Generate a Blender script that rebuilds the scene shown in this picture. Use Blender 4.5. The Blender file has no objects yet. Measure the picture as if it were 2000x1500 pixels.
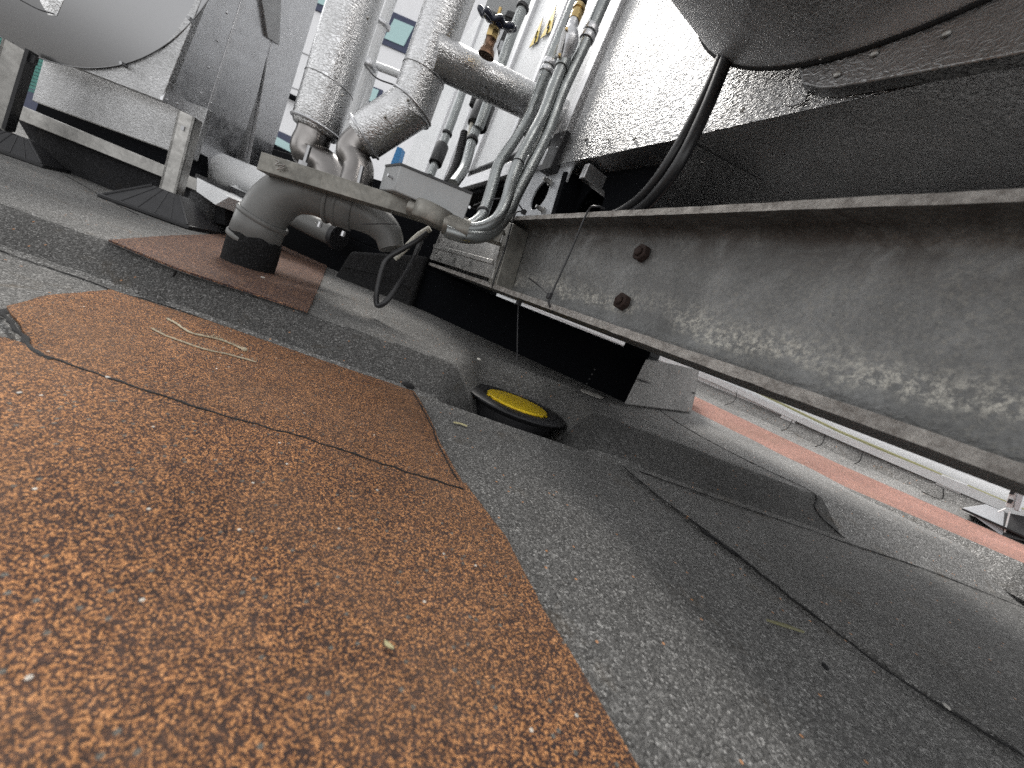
import bpy, bmesh, math, random
import numpy as np
from mathutils import Vector, Matrix
random.seed(7); rng = np.random.default_rng(7)
scene = bpy.context.scene
COL = scene.collection

# ------------------------------------------------------------------ camera
FPX, ROLL, CAMH = 740.0, math.radians(21.5), 0.20
def _pitch():
    u, v = 635-1000, 443-750
    return math.atan(-(-u*math.sin(ROLL)+v*math.cos(ROLL))/FPX)
PITCH = _pitch()
EYE = np.array([0, 0, CAMH])
X = np.array([1., 0, 0]); FWD = np.array([0, math.cos(PITCH), -math.sin(PITCH)]); UPC = np.array([0, math.sin(PITCH), math.cos(PITCH)])
cr, sr = math.cos(ROLL), math.sin(ROLL)
# image right maps to a=cos(roll), b=-sin(roll) (b counts downwards), so:
RIGHT = cr*X + sr*UPC
CUP = -sr*X + cr*UPC
cam = bpy.data.cameras.new('camera'); co = bpy.data.objects.new('camera', cam); COL.objects.link(co)
M = Matrix(((RIGHT[0], CUP[0], -FWD[0], 0), (RIGHT[1], CUP[1], -FWD[1], 0), (RIGHT[2], CUP[2], -FWD[2], CAMH), (0, 0, 0, 1)))
co.matrix_world = M
cam.sensor_width = 36; cam.lens = FPX/2000*36
cam.clip_start = 0.01; cam.clip_end = 500
cam.dof.use_dof = True; cam.dof.focus_distance = 0.62; cam.dof.aperture_fstop = 6.5
scene.camera = co

# ------------------------------------------------------------------ world, sun, exposure
SUN_EL, SUN_AZ = math.radians(42), math.radians(333)      # azimuth clockwise from +Y
w = bpy.data.worlds.new('World'); scene.world = w; w.use_nodes = True
nt = w.node_tree; bgn = nt.nodes['Background']
sky = nt.nodes.new('ShaderNodeTexSky'); sky.sky_type = 'NISHITA'; sky.sun_disc = False
sky.sun_elevation = SUN_EL; sky.sun_rotation = SUN_AZ; sky.air_density = 1.0; sky.dust_density = 1.2
hs = nt.nodes.new('ShaderNodeHueSaturation'); hs.inputs['Saturation'].default_value = 0.03
nt.links.new(sky.outputs[0], hs.inputs['Color']); nt.links.new(hs.outputs[0], bgn.inputs['Color'])
bgn.inputs['Strength'].default_value = 0.12
sl = bpy.data.lights.new('sun', 'SUN'); sl.energy = 2.0; sl.angle = math.radians(22); sl.color = (1, 0.96, 0.9)
so = bpy.data.objects.new('sun', sl); COL.objects.link(so)
sd = Vector((math.sin(SUN_AZ)*math.cos(SUN_EL), math.cos(SUN_AZ)*math.cos(SUN_EL), math.sin(SUN_EL)))
so.rotation_euler = sd.to_track_quat('Z', 'Y').to_euler()
scene.view_settings.view_transform = 'Standard'; scene.view_settings.look = 'None'
scene.view_settings.exposure = 1.5; scene.view_settings.gamma = 1
scene.cycles.use_denoising = False; scene.cycles.sample_clamp_indirect = 3.0; scene.cycles.sample_clamp_direct = 8.0; scene.cycles.max_bounces = 8; scene.cycles.glossy_bounces = 5
scene.cycles.use_adaptive_sampling = True; scene.cycles.adaptive_threshold = 0.01

# ------------------------------------------------------------------ photograph geometry helpers (2000 x 1500 px)
def ray(x, y):
    u, v = x-1000, y-750
    a = u*cr+v*sr; b = -u*sr+v*cr
    return np.array([a/FPX, math.cos(PITCH)-b/FPX*math.sin(PITCH), -math.sin(PITCH)-b/FPX*math.cos(PITCH)])
def nrm(v): v = np.asarray(v, float); return v/np.linalg.norm(v)
def G(x, y, z=0.0):
    d = ray(x, y); return EYE+d*((z-CAMH)/d[2])
def q(x, y, Y):
    d = ray(x, y); return EYE+d*(Y/d[1])
def onplane(x, y, p0, N):
    d = ray(x, y); return EYE+d*(np.dot(p0-EYE, N)/np.dot(d, N))
def rad(px, p): return px*np.dot(np.asarray(p)-EYE, FWD)/FPX
UP = -nrm(ray(-727, 4575)); B = nrm(ray(635, 443)); C = nrm(np.cross(B, UP))
HX = nrm(np.cross(np.array([0, 1., 0]), UP)); HY = np.cross(UP, HX)     # horizontal frame square to the view
ZU = 0.052
TIP0 = q(1220, 590, 0.50)
A0 = q(1090, 310, 1.10)
def TP(x, y, off=0): return onplane(x, y, TIP0+C*off, C)
def AP(x, y, off=0): return onplane(x, y, A0-C*off, C)

# ------------------------------------------------------------------ mesh builder
class MB:
    def __init__(s): s.v = []; s.f = []; s.sm = []
    def add(s, vs, fs, smooth=False):
        o = len(s.v); s.v += [tuple(map(float, p)) for p in vs]
        for f in fs: s.f.append(tuple(o+i for i in f)); s.sm.append(smooth)
        return s
    def prism(s, pts, ext):
        pts = [np.asarray(p, float) for p in pts]; ext = np.asarray(ext, float); n = len(pts)
        vs = pts+[p+ext for p in pts]
        fs = [tuple(range(n)), tuple(range(2*n-1, n-1, -1))]
        fs += [(i, i+n, (i+1) % n+n, (i+1) % n) for i in range(n)]
        return s.add(vs, fs)
    def box(s, c, ax, ay, az):          # centre and three half-extent vectors
        c, ax, ay, az = map(lambda v: np.asarray(v, float), (c, ax, ay, az))
        vs = [c+i*ax+j*ay+k*az for k in (-1, 1) for j in (-1, 1) for i in (-1, 1)]
        return s.add(vs, [(0, 2, 3, 1), (4, 5, 7, 6), (0, 1, 5, 4), (2, 6, 7, 3), (0, 4, 6, 2), (1, 3, 7, 5)])
    def quad(s, a, b, c, d): return s.add([a, b, c, d], [(0, 1, 2, 3)])
    def tube(s, path, r, n=20, caps=True, squash=None):
        path = [np.asarray(p, float) for p in path]
        rs = r if hasattr(r, '__len__') else [r]*len(path)
        t0 = nrm(path[1]-path[0]); u = nrm(np.cross(t0, [0.31, 0.2, 0.93] if abs(t0[2]) < .9 else [1, 0.1, 0])); vs = []
        for i, p in enumerate(path):
            t = nrm(path[min(i+1, len(path)-1)]-path[max(i-1, 0)])
            u = nrm(u-t*np.dot(u, t)); w_ = np.cross(t, u)
            for k in range(n):
                a = 2*math.pi*k/n; d = (u*math.cos(a)+w_*math.sin(a))*rs[i]
                if squash is not None: d = d-squash[0]*np.dot(d, squash[0])*(1-squash[1])
                vs.append(p+d)
        fs = [(i*n+k, i*n+(k+1) % n, (i+1)*n+(k+1) % n, (i+1)*n+k) for i in range(len(path)-1) for k in range(n)]
        s.add(vs, fs, True)
        if caps:
            m = (len(path)-1)*n; o = len(s.v)-len(vs)
            s.f.append(tuple(o+k for k in range(n-1, -1, -1))); s.sm.append(False)
            s.f.append(tuple(o+m+k for k in range(n))); s.sm.append(False)
        return s
    def lathe(s, c, axis, prof, n=40, caps=True):   # prof: list of (radius, height)
        c = np.asarray(c, float); axis = nrm(axis)
        u = nrm(np.cross(axis, [0.3, 0.9, 0.1])); w_ = np.cross(axis, u); vs = []
        for r, h in prof:
            for k in range(n):
                a = 2*math.pi*k/n; vs.append(c+axis*h+(u*math.cos(a)+w_*math.sin(a))*r)
        o = len(s.v)
        s.add(vs, [(i*n+k, i*n+(k+1) % n, (i+1)*n+(k+1) % n, (i+1)*n+k) for i in range(len(prof)-1) for k in range(n)], True)
        if caps:
            m = (len(prof)-1)*n
            s.f.append(tuple(o+k for k in range(n-1, -1, -1))); s.sm.append(False)
            s.f.append(tuple(o+m+k for k in range(n))); s.sm.append(False)
        return s
    def torus(s, c, axis, R, r, n=48, m=12, fr=None, fz=None):
        c = np.asarray(c, float); axis = nrm(axis); u = nrm(np.cross(axis, [0.3, 0.9, 0.1])); w_ = np.cross(axis, u); vs = []
        for i in range(n):
            a = 2*math.pi*i/n; RR = R+(fr(a) if fr else 0); d = u*math.cos(a)+w_*math.sin(a); zz = fz(a) if fz else 0
            for k in range(m):
                b = 2*math.pi*k/m; vs.append(c+d*(RR+r*math.cos(b))+axis*(r*math.sin(b)+zz))
        return s.add(vs, [(i*m+k, ((i+1) % n)*m+k, ((i+1) % n)*m+(k+1) % m, i*m+(k+1) % m) for i in range(n) for k in range(m)], True)
    def build(s, name, mat, parent=None, bevel=0, seg=2):
        me = bpy.data.meshes.new(name); base = np.array(parent.matrix_world.translation) if parent is not None and parent.type == 'EMPTY' else np.zeros(3)
        if parent is not None and parent.type != 'EMPTY':
            b2 = parent.parent; base = np.zeros(3)
            if b2 is not None: base = np.array(b2.location)
        me.from_pydata([tuple(np.array(v)-base) for v in s.v], [], s.f)
        me.polygons.foreach_set('use_smooth', s.sm); me.update()
        bm = bmesh.new(); bm.from_mesh(me); bmesh.ops.recalc_face_normals(bm, faces=bm.faces); bm.to_mesh(me); bm.free()
        me.set_sharp_from_angle(angle=math.radians(40))
        o = bpy.data.objects.new(name, me); COL.objects.link(o)
        if mat: me.materials.append(mat)
        if parent is not None: o.parent = parent
        if bevel:
            b = o.modifiers.new('bevel', 'BEVEL'); b.width = bevel; b.segments = seg; b.limit_method = 'ANGLE'; b.angle_limit = math.radians(40)
        return o

def thing(name, label, cat, loc, group=None):
    o = bpy.data.objects.new(name, None); COL.objects.link(o)
    o.location = tuple(loc); o.empty_display_size = 0.05
    bpy.context.view_layer.update()
    o['label'] = label; o['category'] = cat
    if group: o['group'] = group
    return o
def tag(o, label, cat, group=None):
    o['label'] = label; o['category'] = cat
    if group: o['group'] = group
    return o
def struct(o, label=None):
    o['kind'] = 'structure'
    if label: o['label'] = label
    return o
def bez(pts, n=8):                     # Catmull-Rom through the points
    P = [np.asarray(p, float) for p in pts]; P = [2*P[0]-P[1]]+P+[2*P[-1]-P[-2]]; out = []
    for i in range(1, len(P)-2):
        for k in range(n):
            t = k/n
            out.append(.5*((2*P[i])+(-P[i-1]+P[i+1])*t+(2*P[i-1]-5*P[i]+4*P[i+1]-P[i+2])*t*t+(-P[i-1]+3*P[i]-3*P[i+1]+P[i+2])*t**3))
    return out+[P[-2]]

# ------------------------------------------------------------------ materials
def mat(name, col, rough=.6, metal=0., spec=.5):
    m = bpy.data.materials.new(name); m.use_nodes = True; b = m.node_tree.nodes['Principled BSDF']
    b.inputs['Base Color'].default_value = (*col, 1); b.inputs['Roughness'].default_value = rough; b.inputs['Metallic'].default_value = metal
    b.inputs['Specular IOR Level'].default_value = spec
    return m
class N:
    def __init__(s, m): s.t = m.node_tree; s.b = s.t.nodes['Principled BSDF']; s.co = s.t.nodes.new('ShaderNodeTexCoord').outputs['Object']
    def mapped(s, sc, rot=(0, 0, 0)):
        n = s.t.nodes.new('ShaderNodeMapping'); n.inputs['Scale'].default_value = sc; n.inputs['Rotation'].default_value = rot
        s.t.links.new(s.co, n.inputs[0]); return n.outputs[0]
    def noise(s, scale, detail=3, rough=.55, dist=0, co=None, out='Fac'):
        n = s.t.nodes.new('ShaderNodeTexNoise'); n.inputs['Scale'].default_value = scale; n.inputs['Detail'].default_value = detail
        n.inputs['Roughness'].default_value = rough; n.inputs['Distortion'].default_value = dist
        s.t.links.new(co or s.co, n.inputs['Vector']); return n.outputs[out]
    def voro(s, scale, feature='F1', out='Distance', co=None, rnd=1, dim='3D'):
        n = s.t.nodes.new('ShaderNodeTexVoronoi'); n.voronoi_dimensions = dim; n.feature = feature; n.inputs['Scale'].default_value = scale; n.inputs['Randomness'].default_value = rnd
        s.t.links.new(co or s.co, n.inputs['Vector']); return n.outputs[out]
    def ramp(s, fac, stops, interp='LINEAR'):
        n = s.t.nodes.new('ShaderNodeValToRGB'); n.color_ramp.interpolation = interp; e = n.color_ramp.elements
        while len(e) < len(stops): e.new(.5)
        for i, (p, c) in enumerate(stops):
            e[i].position = p; e[i].color = (*c, 1) if hasattr(c, '__len__') else (c, c, c, 1)
        s.t.links.new(fac, n.inputs[0]); return n.outputs[0]
    def mix(s, fac, a, b, mode='MIX'):
        n = s.t.nodes.new('ShaderNodeMix'); n.data_type = 'RGBA'; n.blend_type = mode
        for k, v in ((0, fac), (6, a), (7, b)):
            if hasattr(v, 'is_linked'): s.t.links.new(v, n.inputs[k])
            else: n.inputs[k].default_value = v if k == 0 else (*v, 1)
        return n.outputs[2]
    def math(s, op, a, b=0.):
        n = s.t.nodes.new('ShaderNodeMath'); n.operation = op
        for k, v in ((0, a), (1, b)):
            if hasattr(v, 'is_linked'): s.t.links.new(v, n.inputs[k])
            else: n.inputs[k].default_value = v
        return n.outputs[0]
    def sep(s, co=None):
        n = s.t.nodes.new('ShaderNodeSeparateXYZ'); s.t.links.new(co or s.co, n.inputs[0]); return n.outputs
    def set(s, name, v): s.t.links.new(v, s.b.inputs[name])
    def bump(s, h, strength=.5, dist=.001):
        n = s.t.nodes.new('ShaderNodeBump'); n.inputs['Strength'].default_value = strength; n.inputs['Distance'].default_value = dist
        prev = s.b.inputs['Normal']
        if prev.is_linked: s.t.links.new(prev.links[0].from_socket, n.inputs['Normal'])
        s.t.links.new(h, n.inputs['Height']); s.t.links.new(n.outputs[0], prev)

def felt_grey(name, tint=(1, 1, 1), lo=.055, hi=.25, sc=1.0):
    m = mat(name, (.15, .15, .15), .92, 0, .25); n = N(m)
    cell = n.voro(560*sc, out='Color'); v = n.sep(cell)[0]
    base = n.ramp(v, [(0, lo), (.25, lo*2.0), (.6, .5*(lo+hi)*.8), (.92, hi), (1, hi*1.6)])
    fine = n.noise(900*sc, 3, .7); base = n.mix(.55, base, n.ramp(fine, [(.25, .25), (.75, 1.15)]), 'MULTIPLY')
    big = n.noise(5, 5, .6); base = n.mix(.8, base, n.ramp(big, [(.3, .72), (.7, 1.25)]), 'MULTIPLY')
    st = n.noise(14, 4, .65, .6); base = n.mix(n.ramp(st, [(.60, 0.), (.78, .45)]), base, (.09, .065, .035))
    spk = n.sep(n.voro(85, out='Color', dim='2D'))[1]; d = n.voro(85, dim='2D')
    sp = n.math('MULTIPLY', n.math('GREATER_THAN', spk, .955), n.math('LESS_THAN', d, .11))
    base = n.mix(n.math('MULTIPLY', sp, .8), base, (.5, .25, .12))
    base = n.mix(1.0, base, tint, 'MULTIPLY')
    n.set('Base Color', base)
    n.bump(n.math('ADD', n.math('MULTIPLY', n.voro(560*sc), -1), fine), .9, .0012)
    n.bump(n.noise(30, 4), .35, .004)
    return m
def felt_red(name, fade=0.0, sc=1.0, tint=(1, 1, 1)):
    m = mat(name, (.3, .13, .06), .9, 0, .25); n = N(m)
    s3 = n.sep(n.voro(900*sc, out='Color'))
    g1 = n.noise(780*sc, 3, .65, .8)
    f = n.math('ADD', n.math('MULTIPLY', s3[0], .40), n.math('MULTIPLY', g1, .80))
    dark = (.048+fade*.5, .033+fade*.3, .033+fade*.25)
    base = n.ramp(f, [(.52, dark), (.62, (.090+fade*.4, .054+fade*.25, .046+fade*.2)), (.68, (.32+fade*.2, .148+fade*.15, .070+fade*.18)), (.75, (.62, .30, .125+fade*.25)), (.97, (.66, .37, .19))])
    ash = n.sep(n.voro(210, out='Color', dim='2D'))[2]; ad = n.voro(210, dim='2D')
    base = n.mix(n.math('MULTIPLY', n.math('GREATER_THAN', ash, .955), n.math('LESS_THAN', ad, .25)), base, (.15, .155, .15))
    wsp = n.sep(n.voro(40, out='Color', dim='2D'))[0]; wd = n.voro(40, dim='2D')
    base = n.mix(n.math('MULTIPLY', n.math('GREATER_THAN', wsp, .87), n.math('LESS_THAN', wd, .042)), base, (.72, .70, .66))
    big = n.noise(7, 4, .6); base = n.mix(.8, base, n.ramp(big, [(.3, .72), (.7, 1.2)]), 'MULTIPLY')
    dust = n.ramp(n.noise(3.2, 6, .68, .8), [(.42, 0.), (.70, .42)]); base = n.mix(dust, base, (.25, .165, .115))
    mot = n.noise(120*sc, 3, .6); base = n.mix(.6, base, n.ramp(mot, [(.3, .62), (.7, 1.25)]), 'MULTIPLY')
    base = n.mix(1.0, base, tint, 'MULTIPLY')
    n.set('Base Color', base); n.bump(n.math('ADD', s3[0], g1), .9, .0014)
    return m
def emboss(name, col=.78, rough=.24, sc=1.0, strength=.55, aniso=(1, 1, 2.3), wob=.3, dirt=.25):
    m = mat(name, (col, col, col*1.005), rough, 1.0); n = N(m)
    a = n.mapped(aniso); h = n.noise(90*sc, 1.2, .5, .8, a)
    rg = n.math('ABSOLUTE', n.math('SUBTRACT', h, .5)); rg = n.ramp(rg, [(0, 1.), (.12, .3), (.32, 0.)])
    dn = n.noise(9, 5, .65); n.set('Base Color', n.ramp(dn, [(.3, (col*(1-dirt), col*(1-dirt), col*(1-dirt))), (.65, (col, col, col*1.01))]))
    n.set('Roughness', n.ramp(n.noise(6, 3), [(.3, rough*.8), (.7, rough*1.35)]))
    n.bump(rg, strength, .0013); n.bump(n.noise(7*sc, 2), wob, .006)
    return m
def sheetmetal(name, col=.62, rough=.35, metal=1., tint=(1, 1, 1), spangle=False, dirt=.3, wob=.15):
    m = mat(name, (col*tint[0], col*tint[1], col*tint[2]), rough, metal); n = N(m)
    f = n.noise(11, 6, .65, .4)
    c = n.ramp(f, [(.3, tuple(col*t*(1-dirt) for t in tint)), (.7, tuple(col*t for t in tint))])
    if spangle:
        sp = n.sep(n.voro(110, out='Color'))[0]; c = n.mix(.35, c, n.ramp(sp, [(0, .55), (1, 1.15)]), 'MULTIPLY')
    n.set('Base Color', c); n.set('Roughness', n.ramp(n.noise(25, 5, .7), [(.3, rough*.75), (.7, min(1, rough*1.4))]))
    n.bump(n.noise(5, 2), wob, .01); n.bump(n.noise(300, 3), .08, .0005)
    return m
def painted(name, col, rough=.45, dirt=.15, bump=.1, streak=True):
    m = mat(name, col, rough); n = N(m)
    f = n.noise(6, 6, .7, co=n.mapped((3, 3, .6)) if streak else None)
    c = n.ramp(f, [(.3, tuple(x*(1-dirt) for x in col)), (.62, col)]); n.set('Base Color', c)
    n.set('Roughness', n.ramp(n.noise(18, 4), [(.3, rough*.8), (.7, min(1, rough*1.3))])); n.bump(n.noise(60, 4), bump, .001)
    return m
def beam_mat():
    m = mat('weathered galvanised steel', (.2, .2, .195), .5, .55); n = N(m)
    a = n.noise(9, 8, .7, .6); c = n.ramp(a, [(.28, (.085, .085, .083)), (.5, (.155, .156, .154)), (.72, (.24, .242, .24))])
    gr = n.noise(230, 4, .75); c = n.mix(.75, c, n.ramp(gr, [(.3, .38), (.7, 1.6)]), 'MULTIPLY')
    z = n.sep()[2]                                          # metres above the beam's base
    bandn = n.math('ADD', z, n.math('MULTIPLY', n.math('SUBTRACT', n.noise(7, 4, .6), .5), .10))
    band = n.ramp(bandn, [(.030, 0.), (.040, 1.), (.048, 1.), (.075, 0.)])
    blotch = n.ramp(n.noise(170, 5, .8), [(.46, 0.), (.62, 1.)])
    patch = n.ramp(n.noise(6, 3), [(.35, 0.05), (.6, 1.)])
    wf = n.math('MULTIPLY', n.math('MULTIPLY', band, blotch), patch)
    c = n.mix(n.math('MULTIPLY', wf, .92), c, (.55, .53, .47))
    fl = n.ramp(n.noise(260, 4, .75, .5), [(.50, 0.), (.62, 1.)]); c = n.mix(n.math('MULTIPLY', fl, n.ramp(n.noise(5, 4, .6), [(.42, 0.), (.62, .40)])), c, (.30, .285, .25))
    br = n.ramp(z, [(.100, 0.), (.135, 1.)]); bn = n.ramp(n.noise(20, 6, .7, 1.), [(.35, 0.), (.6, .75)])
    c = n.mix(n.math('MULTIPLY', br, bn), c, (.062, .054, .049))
    n.set('Base Color', c); n.set('Roughness', n.ramp(gr, [(.3, .42), (.7, .75)]))
    n.set('Metallic', n.math('SUBTRACT', .4, n.math('MULTIPLY', wf, .4)))
    n.bump(gr, .35, .0012); n.bump(n.noise(40, 5, .7), .45, .003)
    return m
def edge_mat():
    m = mat('corroded flange edge', (.3, .28, .25), .8, .1); n = N(m)
    c = n.ramp(n.noise(60, 7, .8), [(.3, (.07, .055, .045)), (.5, (.29, .275, .258)), (.7, (.50, .48, .45))]); n.set('Base Color', c)
    n.bump(n.noise(160, 6, .75), .9, .003); return m

MT = dict(
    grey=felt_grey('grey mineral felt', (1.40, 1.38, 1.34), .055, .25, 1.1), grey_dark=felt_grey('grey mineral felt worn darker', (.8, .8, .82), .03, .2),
    grey2=felt_grey('grey mineral felt second sheet', (1.36, 1.34, 1.30), .055, .25, 1.1),
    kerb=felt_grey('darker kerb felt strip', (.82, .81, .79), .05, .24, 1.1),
    pale=felt_grey('grey mineral felt with painted light', (1.25, 1.23, 1.2), .09, .40),  # grey felt made paler, in place of brighter light on the right
    red=felt_red('red mineral felt', 0., 1.15, (1.18, 1.14, 1.08)), red_old=felt_red('old red mineral felt', .06, .8, (.66, .72, .86)), red_far=felt_red('faded red mineral felt', .45, .9, (1.1, 1.08, 1.12)),
    bit=painted('bitumen', (.010, .010, .011), .95, .3, .8, False), foil=emboss('embossed aluminium foil', .66, .32, 1.0, .5, (1, 1, 2.0), .02),
    foil_pipe=emboss('embossed pipe cladding', .64, .23, 1.0, .5, (1, 1, 2.3), .02), foil_wide=emboss('embossed duct cladding', .40, .37, 1.2, .7, (1.0, 1.0, 2.0), .12),
    foil_plenum=emboss('plenum embossed cladding', .46, .36, 1.6, .5, (1, 1, 1.2), .12),
    foil_dull=emboss('dull embossed cladding', .88, .42, 2.0, .32, (1, 1, 1.2), .15), alu=sheetmetal('plain aluminium sheet', .62, .36, 1., (1, 1.005, 1.03), False, .08, .04),
    steel=sheetmetal('dull galvanised sheet', .50, .42, 1., (1, .98, .94), True, .35), conduit=sheetmetal('galvanised conduit', .40, .36, .9, (.95, 1, 1), False, .3, .05),
    dark_steel=mat('brushed steel', (.24, .24, .245), .20, 1.), pipe_steel=sheetmetal('bare pipe steel', .30, .26, 1., (1, .95, .92), False, .35, .12),
    strut=sheetmetal('dirty strut steel', .33, .5, .75, (1, .97, .88), True, .5), beam=beam_mat(), edge=edge_mat(),
    pvc=painted('grey plastic', (.155, .155, .150), .42, .3, .08, False), rubber=painted('black rubber', (.016, .016, .018), .38, .2, .05, False),
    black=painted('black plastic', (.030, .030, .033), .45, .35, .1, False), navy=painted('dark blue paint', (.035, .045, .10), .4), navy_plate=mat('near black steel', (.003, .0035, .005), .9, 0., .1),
    white=painted('white coated panel', (.78, .79, .80), .35, .10), white2=painted('white wall cladding', (.88, .88, .90), .5, .06), frame=sheetmetal('light frame profile', .60, .34, .8, (1, 1, 1.02), False, .1, .04),
    pale_plate=painted('pale grey plate', (.55, .57, .60), .35, .2), yellow=painted('yellow plastic', (.92, .64, .02), .45, .18, .05, False),
    sticker=painted('yellow sticker', (.80, .58, .05), .4, .08), brass=mat('brass', (.50, .37, .17), .3, 1.), bronze=mat('bronze', (.20, .125, .085), .4, 1.),
    rust=painted('rusty bolt', (.030, .015, .011), .85, .5, 1.0, False), wheel=painted('dark blue enamel', (.020, .026, .05), .22, .2, .05, False),
    glass=mat('pale teal glass', (.42, .62, .62), .15, 0., .6), louvre=painted('teal louvre', (.22, .50, .45), .5), string=painted('frayed string', (.50, .44, .32), .9, .25, .5, False),
    leaf=painted('dry leaf', (.55, .50, .28), .8, .2), stone=painted('pale pebble', (.6, .58, .54), .8, .2), bluepipe=painted('blue tape', (.05, .25, .55), .4), cream=painted('cream cable', (.66, .64, .56), .4),
    box=painted('grey enamel box', (.36, .37, .375), .4, .12, .12), coping=painted('bright white coping', (.84, .85, .86), .4, .06), olive=painted('olive joint', (.22, .21, .10), .7),
)
MT['brown_panel'] = emboss('brownish embossed cladding', .40, .36, 1.2, .35, (1, 1, 1.2), .1)

# ================================================================== SETTING: roof
P0, P1 = G(0, 490), G(1650, 1060)
SL = (P1[1]-P0[1])/(P1[0]-P0[0])
def yb(x): return P0[1]+SL*(x-P0[0])
T0, T1 = G(210, 470, ZU), G(1590, 965, ZU)
def rw(x): return float(np.interp(x, [-2, -.73, -.56, -.38, 0.1, .7, 2], [.085, .078, .056, .072, .12, .10, .10]))
SX0, SX1 = G(835, 778)[0], G(1130, 878)[0]
def sump(x):
    a = max(0., min(1., (x-SX0)/.10, (SX1+.03-x)/.07)); return a*a*(3-2*a)
def roofz(x, t):
    r = rw(x); s = sump(x)
    sm = lambda a: 0 if a <= 0 else (1 if a >= 1 else a*a*(3-2*a))
    def kp(a):
        k = .16
        if a <= -k or a >= 1+k: return 0. if a < 0 else 1.
        if a < k: return (a+k)**2/(4*k)
        if a > 1-k: return 1-(1+k-a)**2/(4*k)
        return a
    z = ZU*kp(t/r)
    if s > 0 and t > 0:
        zz = -.055*min(1, t/.004) if t < .25 else -.055+(.055+ZU)*sm((t-.25)/.09)
        z = z*(1-s)+zz*s
    return z
xs = np.unique(np.concatenate([np.linspace(-9, -2, 30), np.linspace(-2, 2.2, 300), np.linspace(2.2, 12, 30)]))
ts = np.unique(np.concatenate([np.linspace(-5, -.8, 20), np.linspace(-.8, -.02, 40), np.linspace(-.02, 0, 4), np.array([.002, .004]), np.linspace(.01, .36, 48), np.linspace(.38, .8, 16), np.linspace(.9, 14, 30)]))
mb = MB(); vs = []
from mathutils import noise as mn
for x in xs:
    for t in ts:
        y = yb(x)+t
        vs.append((x, y, roofz(x, t)+.0016*mn.noise((x*7, y*7, 0))*(1 if abs(x) < 2.5 else 0)))
nT = len(ts)
mb.add(vs, [(i*nT+j, (i+1)*nT+j, (i+1)*nT+j+1, i*nT+j+1) for i in range(len(xs)-1) for j in range(nT-1)], True)
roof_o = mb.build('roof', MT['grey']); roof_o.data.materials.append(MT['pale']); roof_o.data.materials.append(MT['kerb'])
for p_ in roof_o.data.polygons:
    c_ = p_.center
    if c_[0] > .73 and c_[1]-yb(c_[0]) > .004 or (c_[0] > .25 and c_[1]-yb(c_[0]) > rw(c_[0])*1.05): p_.material_index = 1  # brighter light on right kerb and deck painted in with the paler felt
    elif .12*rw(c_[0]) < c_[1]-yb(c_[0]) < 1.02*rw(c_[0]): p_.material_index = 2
roof = struct(roof_o, 'grey mineral felt roof with a low kerb running across it')

def patch(name, pts, z, m, lbl, wob=.0018, step=.012):
    out = []
    for i in range(len(pts)):
        a, b = np.array(pts[i]), np.array(pts[(i+1) % len(pts)]); L = np.linalg.norm(b-a); k = max(1, int(L/step))
        for j in range(min(k, 120)):
            p = a+(b-a)*j/min(k, 120); out.append(p+np.array([mn.noise((p[0]*60, p[1]*60, 3)), mn.noise((p[0]*60, p[1]*60, 9)), 0])*wob)
    mbp = MB()
    out = [np.array([p[0], p[1], z]) for p in out]
    mbp.prism([p-np.array([0, 0, .0032]) for p in out], (0, 0, .0032))
    return struct(mbp.build(name, m), lbl)
def gx(l, z=0.): return [G(x, y, z) for x, y in l]
def far(a, b, k): return b+(b-a)*k
lapA = [(75, 690), (250, 750), (440, 812), (600, 856), (780, 916), (905, 955)]
patch('red_felt_sheet', gx([(12, 604), (90, 582), (215, 570), (400, 628), (600, 698), (770, 755), (808, 768), (838, 820), (858, 870), (895, 935), (905, 957), (780, 930), (600, 870), (440, 826), (250, 764), (75, 704), (45, 650)]), .0036, MT['red'], 'red mineral felt sheet with two strings on it')
e1, e2 = G(1050, 1200), G(1225, 1500)
patch('red_felt_sheet', [G(-400, 560)*np.array([1, 1, 1])]+gx([(0, 672)]+lapA+[(985, 1065), (1050, 1200), (1140, 1350), (1225, 1500)])+[far(e1, e2, 1.3), far(e1, e2, 1.3)+np.array([-1.6, -.3, 0])], .0072, MT['red'], 'red mineral felt sheet nearest the front, lapped over the other')
patch('red_felt_sheet', gx([(212, 473), (345, 528), (480, 572), (600, 612), (630, 545), (648, 492)], ZU)+gx([(560, 462), (440, 459), (330, 463)], ZU), ZU+.004, MT['red_old'], 'brownish red felt patch round the black pipe sleeve')
patch('grey_felt_sheet', gx([(1215, 914), (1290, 975), (1400, 1055), (1560, 1180), (1830, 1375), (2000, 1478)])+[far(G(1830, 1375), G(2000, 1478), 1.5), G(2500, 1500), G(2200, 1262)]+gx([(1800, 1120), (1650, 1066), (1400, 985)]), .0036, MT['grey2'], 'darker grey felt sheet along the foot of the kerb')

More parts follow.
